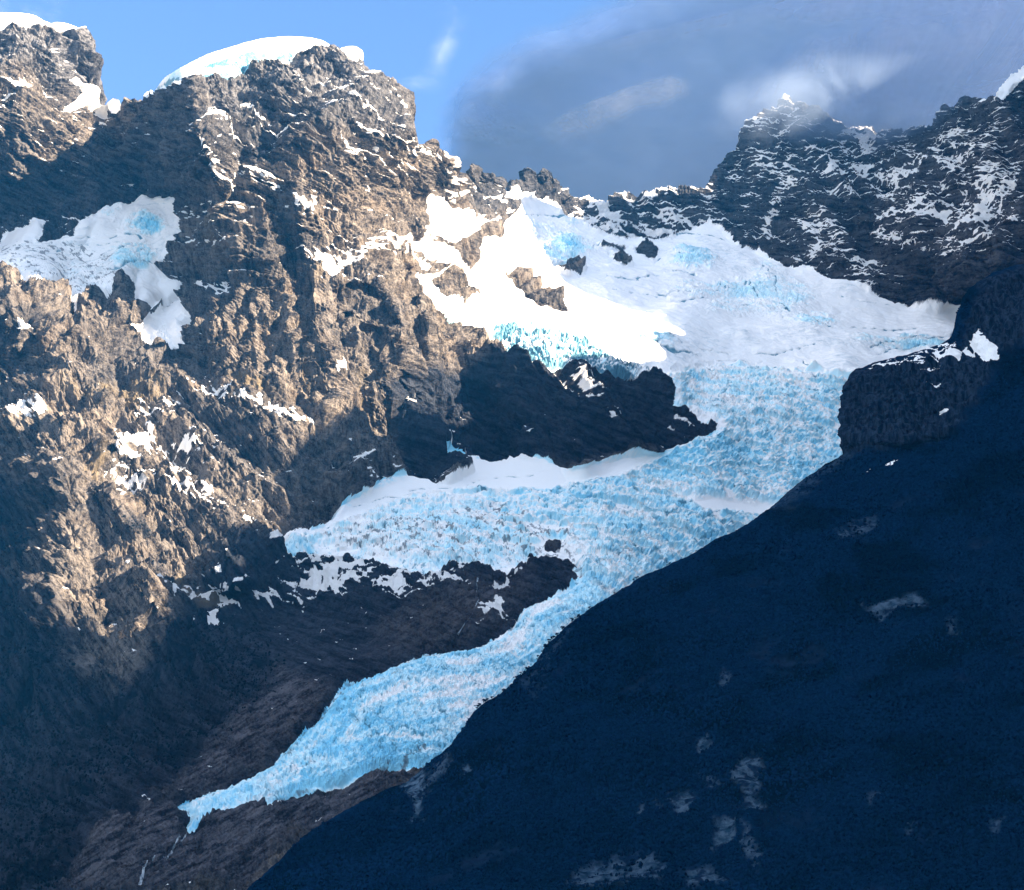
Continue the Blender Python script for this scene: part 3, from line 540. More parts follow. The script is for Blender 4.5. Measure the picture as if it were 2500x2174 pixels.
def keep_largest(rid):
    prev_ = reg0
    jj, ii = np.nonzero(reg == rid)
    cells = set(zip(jj.tolist(), ii.tolist())); best = []
    while cells:
        st_ = [cells.pop()]; comp = []
        while st_:
            c_ = st_.pop(); comp.append(c_)
            for d_ in ((1, 0), (-1, 0), (0, 1), (0, -1)):
                q_ = (c_[0] + d_[0], c_[1] + d_[1])
                if q_ in cells: cells.remove(q_); st_.append(q_)
        if len(comp) > len(best): best = comp
    reg[jj, ii] = reg0[jj, ii]
    if best:
        b_ = np.array(best); reg[b_[:, 0], b_[:, 1]] = rid
for i, rid in PBIG: keep_largest(rid)
reg0 = np.where(VV > 700, 0, 12).astype(np.int16); keep_largest(22)
idx = np.arange(rows * cols).reshape(rows, cols)
FA = np.stack([idx[:-1, :-1], idx[1:, :-1], idx[1:, 1:], idx[:-1, 1:]], -1).reshape(-1, 4)
FR = reg[:-1, :-1].reshape(-1)
Qf = Pd.reshape(-1, 3)
A_, B_, C_, D_ = mA.reshape(-1, 4), mB.reshape(-1, 4), mC.reshape(-1, 4), mD.reshape(-1, 4)
mark('regions')
# ------------------------------------------------------------------ materials
class NT:
    def __init__(s, name):
        s.m = bpy.data.materials.new(name); s.m.use_nodes = True; s.t = s.m.node_tree; s.t.nodes.clear()
        s.out = s.n('ShaderNodeOutputMaterial')
    def n(s, typ, **kw):
        nd = s.t.nodes.new(typ)
        for k_, v in kw.items(): setattr(nd, k_, v)
        return nd
    def l(s, a, b): s.t.links.new(a, b)
    def attr(s, name):
        a = s.n('ShaderNodeAttribute', attribute_name=name); x = s.n('ShaderNodeSeparateColor')
        s.l(a.outputs['Color'], x.inputs[0]); return x.outputs[0], x.outputs[1], x.outputs[2], a.outputs['Alpha']
    def noise(s, scale, detail=4, rough=.6, dist=0, vec=None, sc3=None):
        if vec is None:
            if not hasattr(s, 'pos'): s.pos = s.n('ShaderNodeNewGeometry').outputs['Position']
            vec = s.pos
        if sc3:
            mp = s.n('ShaderNodeMapping'); mp.inputs['Scale'].default_value = sc3; mp.inputs['Rotation'].default_value = (0, sc3[3] if len(sc3) > 3 else 0, 0) ; s.l(vec, mp.inputs['Vector']); vec = mp.outputs[0]
        nz_ = s.n('ShaderNodeTexNoise'); nz_.inputs['Scale'].default_value = scale; nz_.inputs['Detail'].default_value = detail; nz_.inputs['Roughness'].default_value = rough; nz_.inputs['Distortion'].default_value = dist
        s.l(vec, nz_.inputs['Vector']); return nz_.outputs['Fac']
    def ramp(s, fac, a, b, lo=0., hi=1.):
        m = s.n('ShaderNodeMapRange', interpolation_type='SMOOTHSTEP'); s.l(fac, m.inputs['Value'])
        m.inputs['From Min'].default_value = a; m.inputs['From Max'].default_value = b; m.inputs['To Min'].default_value = lo; m.inputs['To Max'].default_value = hi
        return m.outputs[0]
    def math(s, op, a, b):
        m = s.n('ShaderNodeMath', operation=op)
        for i, x in enumerate((a, b)):
            if isinstance(x, (int, float)): m.inputs[i].default_value = x
            else: s.l(x, m.inputs[i])
        return m.outputs[0]
    def mix(s, fac, a, b):
        m = s.n('ShaderNodeMix', data_type='RGBA')
        if isinstance(fac, (int, float)): m.inputs[0].default_value = fac
        else: s.l(fac, m.inputs[0])
        for sock, x in ((m.inputs[6], a), (m.inputs[7], b)):
            if isinstance(x, tuple): sock.default_value = (*x, 1)
            else: s.l(x, sock)
        return m.outputs[2]
    def bsdf(s, col, rough=.9, spec=.2, bump=None, bstr=.5, bdist=.2):
        b = s.n('ShaderNodeBsdfPrincipled')
        if isinstance(col, tuple): b.inputs['Base Color'].default_value = (*col, 1)
        else: s.l(col, b.inputs['Base Color'])
        b.inputs['Roughness'].default_value = rough; b.inputs['Specular IOR Level'].default_value = spec
        if bump is not None:
            bp = s.n('ShaderNodeBump'); bp.inputs['Strength'].default_value = bstr; bp.inputs['Distance'].default_value = bdist
            s.l(bump, bp.inputs['Height']); s.l(bp.outputs[0], b.inputs['Normal'])
        s.l(b.outputs[0], s.out.inputs[0]); return b
SNOWC = (.93, .915, .90)
def rock_material():
    m = NT('weathered_rock')
    sn_, warm, veg, pale = m.attr('mA'); br, rim, scr, shade_dk = m.attr('mC')
    n1 = m.noise(.09, 5, .65, .4); n2 = m.noise(.55, 6, .7); n3 = m.noise(2.2, 4, .7)
    def streak(ang, sc, stretch):
        vr = m.n('ShaderNodeVectorRotate', rotation_type='Y_AXIS'); m.l(m.pos, vr.inputs['Vector']); vr.inputs['Angle'].default_value = math.radians(ang)
        mp = m.n('ShaderNodeMapping'); mp.inputs['Scale'].default_value = (1 / stretch, 1 / stretch, 1); m.l(vr.outputs[0], mp.inputs['Vector'])
        return m.noise(sc, 5, .65, .3, mp.outputs[0])
    s1 = streak(-23, .9, 9); s2 = streak(-80, .8, 7); s3 = streak(-52, .9, 8); s5 = streak(-6, .9, 9)
    zu, zm, zd, zr = m.attr('mD')
    def wmix(f, x, y):
        q = m.n('ShaderNodeMix', data_type='FLOAT'); m.l(f, q.inputs[0]); m.l(x, q.inputs[2]); m.l(y, q.inputs[3]); return q.outputs[0]
    sd_ = wmix(zd, wmix(zm, wmix(zr, s1, s5), m.math('ADD', m.math('MULTIPLY', s1, .45), m.math('MULTIPLY', s2, .55))), s3)
    k = m.math('ADD', m.math('MULTIPLY', n2, .28), m.math('ADD', m.math('MULTIPLY', sd_, .5), m.math('MULTIPLY', n3, .22)))
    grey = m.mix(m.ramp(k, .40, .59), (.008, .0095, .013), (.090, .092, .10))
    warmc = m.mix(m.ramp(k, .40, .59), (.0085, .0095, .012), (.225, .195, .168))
    warmc = m.mix(m.math('MULTIPLY', m.ramp(n1, .5, .72), .5), warmc, (.170, .128, .092))
    warmc = m.mix(m.ramp(m.noise(.3, 5, .6), .52, .7, 0, .6), warmc, (.026, .030, .037))
    warmc = m.mix(m.ramp(s2, .56, .66, 0, .45), warmc, (.24, .22, .20))
    warmc = m.mix(m.ramp(s2, .42, .34, 0, .6), warmc, (.010, .0115, .015))
    n0 = m.noise(.035, 3, .55, .5)
    warmc = m.mix(m.ramp(n0, .5, .66, 0, .65), warmc, m.mix(m.ramp(k, .36, .62), (.009, .0105, .013), (.060, .058, .060)))
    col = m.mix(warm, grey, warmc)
    col = m.mix(br, col, m.mix(m.ramp(n2, .3, .7), (.022, .021, .026), (.105, .092, .098)))
    col = m.mix(scr, col, m.mix(m.ramp(n3, .3, .7), (.006, .009, .0135), (.034, .038, .046)))
    col = m.mix(shade_dk, col, m.mix(m.ramp(k, .38, .64), (.0035, .0065, .012), (.046, .053, .070)))  # painted shade: spur and lower valley rock made darker and bluer
    s4 = streak(32, 1.1, 6)
    col = m.mix(br, col, m.mix(m.ramp(m.math('ADD', m.math('MULTIPLY', s4, .65), m.math('MULTIPLY', n3, .35)), .40, .62), (.010, .0115, .017), (.16, .152, .168)))
    col = m.mix(pale, col, m.mix(n2, (.11, .085, .055), (.22, .18, .12)))
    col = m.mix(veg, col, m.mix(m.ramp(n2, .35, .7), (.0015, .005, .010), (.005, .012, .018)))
    col = m.mix(m.math('MULTIPLY', rim, m.ramp(n2, .35, .65, .2, 2.)), col, (.7, .7, .74))
    col = m.mix(m.ramp(m.math('ADD', sn_, m.math('ADD', m.math('MULTIPLY', m.math('SUBTRACT', n3, .5), .7), m.math('MULTIPLY', m.math('SUBTRACT', sd_, .5), 1.1))), .42, .6), col, SNOWC)
    m.bsdf(col, .95, .05, m.math('ADD', n2, m.math('ADD', m.math('MULTIPLY', n3, .6), m.math('MULTIPLY', s1, .6))), .8, .8)
    return m.m
def ice_material():
    m = NT('glacier_ice')
    bl, di, smo, _ = m.attr('mB')
    n2 = m.noise(.5, 5, .65); n3 = m.noise(1.6, 4, .65)
    f = m.math('ADD', bl, m.math('MULTIPLY', m.math('SUBTRACT', n2, .5), .5))
    col = m.mix(m.ramp(f, .1, .55), SNOWC, (.60, .84, .91))
    col = m.mix(m.ramp(f, .5, 1.05), col, (.27, .66, .84))
    col = m.mix(m.ramp(m.math('ADD', smo, m.math('MULTIPLY', m.math('SUBTRACT', n2, .5), .5)), .25, .75), col, m.mix(n3, (.05, .17, .25), (.16, .36, .45)))
    col = m.mix(m.math('MULTIPLY', m.ramp(m.math('ADD', di, m.math('MULTIPLY', m.math('SUBTRACT', n3, .5), .7)), .35, .8), .8), col, (.12, .14, .155))
    m.bsdf(col, .6, .3, n3, .4, .3)
    return m.m
def snow_material():
    m = NT('settled_snow')
    n3 = m.noise(1.2, 4, .6)
    m.bsdf(m.mix(n3, (.88, .865, .85), (.92, .905, .89)), .75, .2, n3, .25, .25)
    return m.m
def water_material():
    m = NT('white_water'); n3 = m.noise(1.5, 4, .6)
    m.bsdf(m.mix(m.ramp(n3, .4, .6), (.08, .12, .15), (.45, .5, .56)), .3, .5)
    return m.m
M_ROCK, M_ICE, M_SNOW, M_WATER = rock_material(), ice_material(), snow_material(), water_material()
# ------------------------------------------------------------------ objects of the main survey sheet
def part(rid, name, mat, parent=None):
    f = FA[FR == rid]
    if len(f) == 0: print('EMPTY REGION', rid, name); return None
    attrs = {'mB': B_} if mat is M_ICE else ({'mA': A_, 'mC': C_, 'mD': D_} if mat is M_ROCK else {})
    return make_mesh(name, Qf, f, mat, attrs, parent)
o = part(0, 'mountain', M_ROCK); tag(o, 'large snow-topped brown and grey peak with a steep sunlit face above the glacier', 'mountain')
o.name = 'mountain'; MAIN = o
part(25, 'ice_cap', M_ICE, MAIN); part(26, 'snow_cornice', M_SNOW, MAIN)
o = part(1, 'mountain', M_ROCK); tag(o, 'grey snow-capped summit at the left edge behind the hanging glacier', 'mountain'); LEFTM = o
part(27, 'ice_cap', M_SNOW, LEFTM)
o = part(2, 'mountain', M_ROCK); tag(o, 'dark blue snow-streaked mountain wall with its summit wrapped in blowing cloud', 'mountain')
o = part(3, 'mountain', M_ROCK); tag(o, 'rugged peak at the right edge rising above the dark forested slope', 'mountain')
o = part(4, 'rock_pinnacle', M_ROCK); tag(o, 'leaning rock tower on the ridge at the foot of the main peak', 'rock')
o = part(5, 'rock_tor', M_ROCK); tag(o, 'rounded snow-dusted rock knob standing on the skyline of the snow basin', 'rock')
o = part(12, 'ridge', M_ROCK); tag(o, 'low snowy rock ridge on the skyline between the knob and the cloudy wall', 'ridge')
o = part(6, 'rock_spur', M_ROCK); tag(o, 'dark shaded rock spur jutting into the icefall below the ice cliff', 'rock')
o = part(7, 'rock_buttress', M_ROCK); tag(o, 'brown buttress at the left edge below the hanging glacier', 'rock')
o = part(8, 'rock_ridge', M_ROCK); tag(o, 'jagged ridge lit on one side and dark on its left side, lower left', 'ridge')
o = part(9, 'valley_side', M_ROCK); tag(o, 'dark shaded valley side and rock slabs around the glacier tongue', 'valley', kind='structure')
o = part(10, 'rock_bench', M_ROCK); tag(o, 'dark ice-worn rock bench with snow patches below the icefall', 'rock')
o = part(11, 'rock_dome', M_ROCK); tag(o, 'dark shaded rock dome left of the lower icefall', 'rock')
o = part(29, 'rock_island', M_ROCK); tag(o, 'small black rock poking out of the middle of the icefall', 'rock')
o = part(51, 'snow_crest', M_ICE); tag(o, 'white ice crest on the peak at the right edge', 'snow')
OUT = ['brown stepped outcrop in the sunlit snow ramp under the rock tower', 'small brown outcrop at the top edge of the sunlit snow ramp', 'long diagonal brown outcrop in the bright snowfield', 'dark snow-flecked outcrop in the shaded upper snow basin', 'small dark rock strip below the low snowy ridge', 'thin rock scatter high under the low snowy ridge', 'triangular dark rock under the right part of the low snowy ridge', 'brown outcrop between the big cliff and the bright snowfield']
for i, lb in enumerate(OUT):
    o = part(30 + i, 'rock_outcrop', M_ROCK)
    if o: tag(o, lb, 'rock', 'rock outcrops in the snow')
GL = empty('glacier', at(450.0, 2050.0, 3150.0)); tag(GL, 'long white and blue glacier flowing from the snow basin down to a ragged snout', 'glacier')
part(22, 'snow_basin', M_ICE, GL); part(21, 'icefall', M_ICE, GL); part(20, 'ice_tongue', M_ICE, GL)
o = part(23, 'hanging_glacier', M_ICE); tag(o, 'blue-white hanging glacier in the shaded hollow left of the main peak', 'glacier')
o = part(24, 'snow_gully', M_SNOW); tag(o, 'smooth white snow tongue at the foot of the hanging glacier', 'snow')
o = part(28, 'snow_saddle', M_SNOW); tag(o, 'snow and ice saddle beside the grey left summit', 'snow')
o = part(50, 'snow_crest', M_SNOW); tag(o, 'small pointed snow crest in the notch left of the main peak', 'snow')
PL = {70: 'long white snow band slanting under the grey upper cliff', 71: 'snow shelf on the right shoulder of the main peak', 72: 'diagonal snow strip on the upper left of the sunlit face', 73: 'broad ragged snow ledge across the middle of the sunlit face', 74: 'large broken snow patch on the lower slope left of the shadow', 75: 'narrow snow strip under the pale cliff band', 76: 'tapering snow strip just above the edge of the shadow', 77: 'ragged snow patch between two dark gullies on the lower left slope', 78: 'lowest broken snow patch on the lower left slope', 79: 'small snow patch on top of the left buttress', 80: 'bright triangular snowfield on the peak at the right edge'}
for i, rid in PBIG:
    o = part(rid, 'snow_patch', M_ROCK)
    if o: tag(o, PL[rid], 'snow', 'snow patches on the mountains')
o = part(60, 'waterfall', M_WATER); tag(o, 'thin white waterfall running down the dark rock bench', 'waterfall')
o = part(61, 'stream', M_WATER); tag(o, 'white meltwater stream running from the glacier snout', 'stream')
mark('sheet objects')
# ------------------------------------------------------------------ near forested slope
ND = [tuple(float(q) for q in p.split(',')) for p in "500,2290,2560 605,2174,2700 850,2000,2900 1014,1899,3000 1141,1780,3030 1260,1675,3080 1400,1520,3150 1541,1430,3230 1750,1323,3330 1950,1185,3420 2063,1114,3480 2074,1000,3520 2090,905,3560 2200,875,3600 2320,832,3640 2345,752,3680 2400,690,3720 2500,650,3780 2640,610,3850 2100,1120,3420 2250,1110,3380 2150,1000,3480 2300,1000,3450 2200,900,3560 2330,860,3600 2420,900,3500 2500,800,3560 2600,750,3600 2500,1000,3350 2600,1200,3150 2300,1250,3220 2000,1300,3220 1800,1450,3130 1600,1500,3120 1500,1600,3020 1700,1700,2880 1400,1750,2880 2000,1600,2950 2300,1600,2830 2600,1600,2750 1200,1900,2820 1500,1950,2660 1800,1950,2600 2200,1950,2480 2600,1950,2400 1000,2050,2750 1200,2174,2520 1500,2174,2430 800,2174,2620 1900,2174,2350 2300,2174,2250 2600,2174,2180 1000,2290,2450 1500,2290,2300 2100,2290,2180 2600,2290,2050".split()]
NM = tps(ND, 1e-4)
for ln, a, w in [("1014,1899 1040,1960 1010,2040 980,2080", -14, 30), ("2290,1020 2240,1060 2300,960 2340,900 2380,840", -25, 26), ("2330,880 2310,960 2290,1000", 14, 30), ("1500,1560 1700,1560 1950,1550", 14, 40), ("2100,1480 2280,1500 2500,1470", 14, 40), ("2075,1104 2200,1110 2330,1080", -22, 26), ("1750,1850 1830,1950 1840,2100", 12, 30), ("2345,760 2380,800 2420,830", -14, 22)]:
    d = ldist(pts(ln), w + 4); NM -= a * np.clip(1 - d / w, 0, 1)
us2 = np.r_[np.arange(470, 2610, STEP), np.arange(2610, 3400, 9.0)]
U2, V2, Q0, BK2 = sheet(us2, nr, np.full(len(us2), 2340.0), NM, STEP * 1.15, dx=.15, fall=.4)
NN = blur2(grid_normals(blur2(Q0, 2)), 4); NN /= np.linalg.norm(NN, axis=-1, keepdims=True)
wn2 = fbm(Q0, 50, 3, .6, 171)
def zn(poly, w, warp=12): return samp(soft(pts(poly), w), U2 + warp * wn2, V2 + warp * wn2)
cliff = np.clip(zn("2060,1120 2060,920 2092,900 2330,860 2400,690 2640,600 2640,800 2450,880 2380,1000 2330,1070 2200,1112", 14), 0, 1)
ledge = zn("2100,905 2300,850 2330,845 2330,880 2290,920 2200,910", 8)
bare = np.zeros_like(GU)
for poly, a, w in [("985,1925 1012,1900 1045,1885 1052,1960 1030,2010 1005,2035 1015,1985 1000,1960",1,8), ("1050,1900 1100,1840 1110,1870 1090,1920 1060,1950",.6,12), ("1140,1890 1155,1880 1150,1910 1140,1915",1,5), ("1795,1870 1850,1865 1865,1880 1840,1960 1875,1990 1830,2000 1820,1940 1790,1915",.75,10), ("1705,1820 1735,1815 1735,1845 1712,1850",.9,7),("1640,1965 1700,1945 1705,1985 1680,2010 1645,2000",.8,8),("1750,2020 1795,2010 1790,2060 1740,2085",.85,8),("1560,1975 1575,1970 1580,2010 1565,2020",.6,7),("1610,1960 1620,1958 1618,1990 1608,1990",.6,5),("1500,2100 1560,2090 1620,2110 1620,2180 1500,2180 1400,2180 1420,2130",.6,14),("1690,2150 1740,2135 1790,2180 1690,2185",.8,10),("1820,2020 1840,2050 1850,2160 1820,2130",.5,8),("2110,1490 2180,1480 2240,1465 2260,1485 2180,1500 2140,1515",.8,8),("2040,1310 2080,1290 2140,1265 2145,1290 2090,1310 2050,1335",.55,8),("2310,1540 2340,1530 2345,1565 2320,1570",.5,8),("1770,1650 1790,1660 1790,1690 1765,1690",.5,8),("2115,1945 2160,1940 2130,1980",.5,7),("2215,2035 2260,2030 2225,2065",.5,7),("2420,2035 2460,2030 2430,2060",.5,7),("1700,1890 1720,1910 1770,1930 1730,1950",.5,8),("1870,1230 1960,1160 2060,1110 2090,1120 1990,1190 1900,1260",.35,14),("1320,1620 1390,1540 1400,1570 1350,1640",.3,12),("1290,1700 1340,1620 1350,1650 1310,1720",.25,12)]:
    bare = np.maximum(bare, a * soft(pts(poly), w))
bare = samp(bare, U2 + 14 * wn2, V2 + 12 * wn2)
snw = np.full(GU.shape, -9.)
for poly in ["2380,850 2400,840 2440,860 2445,890 2420,910 2400,890 2385,870","2372,840 2400,822 2405,815 2400,840","2258,952 2300,955 2298,960 2265,958","2268,970 2305,971 2300,976","2160,1145 2185,1130 2190,1133 2170,1150","2100,1165 2130,1150 2120,1160","2260,1032 2285,1030 2270,1038","2290,1010 2320,1020 2300,1022","2270,875 2330,868 2380,870 2390,880 2330,890 2280,882", "2390,810 2410,800 2405,806"]:
    snw = np.maximum(snw, sdf(pts(poly), 20) / 5.)
r2 = fbm(Q0, 110, 6, .55, 161, True); v2 = lay(Q0, 86, 5, 36, 4, 181); f2_ = lay(Q0, -28, 4, 30, 4, 185); b2 = fbm(Q0, 260, 3, .5, 191)
cx = fbm(Q0, 22, 2, .5, 195) * 6
w1, w2, wi = worley((Q0[..., 0] + cx) / 7.5, (Q0[..., 1] * .6 + Q0[..., 2] * .8 + cx) / 7.5, 23)
canopy = (1 - np.clip(w1, 0, 1) ** 2) * (3.5 + 2.5 * wi)
forest = np.clip((1 - cliff) * (1 - 1.2 * bare), 0, 1) * sstep(-.75, .1, fbm(Q0, 90, 4, .6, 197) + .45)
h2 = 10 * b2 * (1 - .7 * cliff) + (5.5 - 3 * cliff) * r2 + cliff * (9 * v2 + 5 * fbm(Q0 @ np.diag([.2, .5, 1]), 22, 4, .6, 187, True)) + (1 - cliff) * 3.0 * f2_ + forest * canopy
h2 *= np.clip(.35 + .65 * (V2 - np.interp(U2, nr[:, 0], nr[:, 1])) / 40, .35, 1)
Qd = Q0 + NN * h2[..., None]
n2z = grid_normals(Qd)[..., 2]
fine2 = fbm(Q0, 16, 4, .6, 199)
sn2 = sstep(-.2, .4, samp(snw, U2 + 5 * wn2, V2 + 3 * wn2) + .8 * fine2 + .3 * (n2z - .3))
sn2 = np.maximum(sn2, ledge * sstep(.25, .5, fine2 * .6 + (n2z - .45)))
mN = np.stack([sn2, forest, bare * sstep(-.1, .45, 1.1 * fine2 + .6 * (v2 - .3)), cliff], -1)
def slope_material():
    m = NT('forested_slope')
    s1, fo, ba, cl = m.attr('mN')
    n1 = m.noise(.07, 4, .6); n2 = m.noise(.6, 6, .7); n3 = m.noise(2.5, 3, .7)
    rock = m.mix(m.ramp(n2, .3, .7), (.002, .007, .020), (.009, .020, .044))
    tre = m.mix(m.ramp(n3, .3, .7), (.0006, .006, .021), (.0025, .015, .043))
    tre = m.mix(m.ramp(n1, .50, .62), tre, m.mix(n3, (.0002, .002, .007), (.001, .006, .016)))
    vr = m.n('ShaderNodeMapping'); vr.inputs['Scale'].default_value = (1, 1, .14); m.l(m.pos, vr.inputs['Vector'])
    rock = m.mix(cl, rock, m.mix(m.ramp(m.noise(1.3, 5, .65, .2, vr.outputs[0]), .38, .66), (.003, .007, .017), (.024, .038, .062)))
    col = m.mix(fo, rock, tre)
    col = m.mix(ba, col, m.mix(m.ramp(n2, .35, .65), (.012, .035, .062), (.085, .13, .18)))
    col = m.mix(m.ramp(m.math('ADD', s1, m.math('MULTIPLY', m.math('SUBTRACT', n3, .5), .4)), .35, .6), col, SNOWC)
    m.bsdf(col, 1, 0, n2, .5, .4); return m.m
M_SLOPE = slope_material()
r_, c_ = U2.shape; ix = np.arange(r_ * c_).reshape(r_, c_)
F2 = np.stack([ix[:-1, :-1], ix[1:, :-1], ix[1:, 1:], ix[:-1, 1:]], -1).reshape(-1, 4)
cm = (samp(sdf(pts("2050,1112 2060,1095 2060,920 2085,895 2330,840 2345,850 2300,960 2290,1040 2240,1085 2090,1112")), U2 + 6 * wn2, V2 + 6 * wn2) > 0)[1:, 1:].reshape(-1)
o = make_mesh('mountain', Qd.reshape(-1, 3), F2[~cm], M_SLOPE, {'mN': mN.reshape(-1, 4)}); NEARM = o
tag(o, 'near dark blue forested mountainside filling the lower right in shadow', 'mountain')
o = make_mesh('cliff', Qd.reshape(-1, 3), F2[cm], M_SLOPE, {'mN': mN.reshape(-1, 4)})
tag(o, 'square-edged dark cliff with vertical cracks at the top of the near forested slope', 'cliff')
mark('near slope')
# ------------------------------------------------------------------ sun and a ridge added outside the frame, crest fitted to the shadow edge
SUN = np.array([.84, -.36, .44]); SUN /= np.linalg.norm(SUN)
XR = 2550.0
LIT = [pts("455,205 1000,300 1110,400 1140,480 1230,600 1300,680 1384,728 1500,735 1590,745 1672,769 1600,782 1660,815 1705,833 1580,829 1600,860 1636,890 1480,895 1350,888 1270,897 1230,925 1195,960 1165,1005 1140,1040 1040,1050 990,1040 960,1055 930,1045 880,1003 850,1005 835,1040 800,1070 765,1042 745,1060 740,1090 690,1110 660,1180 670,1230 690,1305 600,1290 545,1340 485,1370 480,1420 580,1495 440,1435 330,1420 320,1460 360,1490 400,1560 350,1580 300,1650 260,1650 215,1600 190,1540 175,1480 180,1340 170,1220 140,1115 250,960 360,880 480,800 500,500"), pts("1360,905 1440,935 1470,970 1400,960")]
SHD = [pts("1262,485 1310,480 1400,530 1440,600 1420,690 1390,700 1340,640 1300,570"), pts("1750,445 1850,300 1960,275 2130,340 2270,330 2300,280 2430,270 2490,190 2490,620 2300,740 2240,740 1860,610 1740,520"), pts("0,1480 120,1500 160,1580 200,1680 260,1720 330,1900 200,2150 0,2170"), pts("1430,500 1740,480 2300,770 2300,830 2000,900 1680,890 1650,880 1610,850 1590,833 1660,840 1716,836 1670,812 1615,784 1684,771 1590,737 1500,727 1390,715 1400,660"), pts("1700,920 2040,940 2040,1080 1800,1200 1600,1300 1400,1450 1250,1620 1000,1800 700,1900 500,2000 300,1900 330,1700 420,1600 450,1480 600,1520 750,1480 700,1320 690,1120 770,1070 850,1020 960,1075 1160,1050 1210,960 1250,920 1340,910 1380,980 1650,1000"), pts("500,1400 560,1340 640,1330 700,1400 600,1450"), pts("330,1440 370,1470 420,1560 440,1480")]
lm = np.zeros(GU.shape); shm = np.zeros(GU.shape)
for p in LIT: lm = np.maximum(lm, sdf(p) > 4)
for p in SHD: shm = np.maximum(shm, sdf(p) > 4)
ns_sun = (N0 @ SUN) > -.05
li = (samp(lm, UU, VV) > .9) & (backrow == 0); sh_ = (samp(shm, UU, VV) > .9) & (backrow == 0)
tt = (XR - Pd[..., 0]) / SUN[0]
yy = Pd[..., 1] + tt * SUN[1]; zz = Pd[..., 2] + tt * SUN[2]
BIN = 22.0
ys = np.arange(-200, 6600, BIN)
cz = np.full(len(ys), np.nan)
for i, y0 in enumerate(ys):
    inb = np.abs(yy - y0 - BIN / 2) < BIN * .6
    L = np.sort(zz[inb & li]); H = np.sort(zz[inb & sh_])
    if len(L) + len(H) < 8: continue
    cand = np.r_[L[::max(1, len(L) // 150)], H[::max(1, len(H) // 150)], (H[-1:] + 20 if len(H) else L[:1] - 20)]
    wL = 1.0; 
    err = np.searchsorted(L, cand) * wL + (len(H) - np.searchsorted(H, cand)) * 1.0
    cz[i] = cand[np.argmin(err)]
    if len(L) and not len(H): cz[i] = L[0] - 30
ok = ~np.isnan(cz)
print('crest', [(int(a), int(b)) for a, b in zip(ys[ok], cz[ok])][::6])
cz = np.interp(ys, ys[ok], cz[ok])
tz = (XR - Qd[..., 0]) / SUN[0]; qy = Qd[..., 1] + tz * SUN[1]; qz = Qd[..., 2] + tz * SUN[2]
for i, y0 in enumerate(ys):
    inb = np.abs(qy - y0) < BIN
    if inb.any() and y0 < 2000: cz[i] = max(cz[i], qz[inb].max() + 60) if y0 < 1300 else cz[i]
cz = np.maximum(np.convolve(np.pad(cz, 1, mode='edge'), [.12, .76, .12], 'valid'), 200)
ysf = np.arange(ys[0], ys[-1], 12.0); czf = np.interp(ysf, ys + BIN / 2, cz)
prof = np.array([-1, -.8, -.6, -.42, -.28, -.16, -.07, 0, .07, .16, .3, .5, .75, 1.0])
czf = czf + 11 * fbm(np.stack([ysf, 0 * ysf, 0 * ysf], -1), 150, 5, .6, 209)
X = np.zeros((len(ysf), len(prof))); Z = X.copy()
for j, p in enumerate(prof):
    X[:, j] = XR + (p * 520 if p < 0 else p * 1500) ; Z[:, j] = czf * (1 - abs(p)) - 20 * (abs(p) == 1)
Yr = np.broadcast_to(ysf[:, None], X.shape)
R0 = np.stack([X, Yr, Z], -1)
R0[..., 0] += 40 * fbm(R0, 200, 3, .5, 205) * (np.abs(prof) > .05); 
ri = np.arange(X.size).reshape(X.shape)
RF = np.stack([ri[:-1, :-1], ri[:-1, 1:], ri[1:, 1:], ri[1:, :-1]], -1).reshape(-1, 4)
one = np.zeros((X.size, 4)); two = one.copy()
o = make_mesh('shadow_ridge', R0.reshape(-1, 3), RF, M_ROCK, {'mA': one, 'mC': two, 'mD': two})
tag(o, 'unseen ridge added right of the view, its crest shaped to throw the valley shadow', 'ridge', kind='structure')
HAZE = .95e-4
# ------------------------------------------------------------------ ground sheet and fjord
bm_ = bpy.data.meshes.new('ground'); L_ = 9000.0
bm_.from_pydata([(-L_, -L_, -.2), (L_, -L_, -.2), (L_, L_, -.2), (-L_, L_, -.2)], [], [(0, 1, 2, 3)])
g = NT('fjord_shore'); nn = g.noise(.02, 5, .6); g.bsdf(g.mix(nn, (.02, .03, .03), (.05, .06, .06)), .8, .3); bm_.materials.append(g.m)
o = bpy.data.objects.new('ground', bm_); C.objects.link(o); tag(o, 'flat shore and ground reaching to the horizon', 'ground', kind='structure')
# ------------------------------------------------------------------ camera, sun, sky
cam = bpy.data.cameras.new('camera'); co = bpy.data.objects.new('camera', cam); C.objects.link(co)
co.location = (0, 0, CAMZ * S); co.rotation_euler = (math.pi / 2 + PITCH, 0, 0)
cam.sensor_fit = 'HORIZONTAL'; cam.sensor_width = 36; cam.lens = 36 * FPX / 2500; cam.clip_start = .5; cam.clip_end = 30000
bpy.context.scene.camera = co
sl = bpy.data.lights.new('sun', 'SUN'); so = bpy.data.objects.new('sun', sl); C.objects.link(so)
sl.energy = 5; sl.angle = math.radians(.35); sl.color = (1, .80, .58)
from mathutils import Vector
so.rotation_euler = Vector(SUN).to_track_quat('Z', 'Y').to_euler()
so.location = (300, 0, 400)
W = bpy.data.worlds.new('World'); bpy.context.scene.world = W; W.use_nodes = True
wt = W.node_tree; wt.nodes.clear()
bg = wt.nodes.new('ShaderNodeBackground'); wo = wt.nodes.new('ShaderNodeOutputWorld'); st = wt.nodes.new('ShaderNodeTexSky')
st.sky_type = 'NISHITA'; st.sun_disc = False; st.sun_elevation = math.asin(SUN[2]); st.sun_rotation = math.atan2(SUN[0], SUN[1]); st.air_density = 1.0; st.dust_density = 0; st.ozone_density = 3.0; st.altitude = 3500
bg.inputs[1].default_value = .055
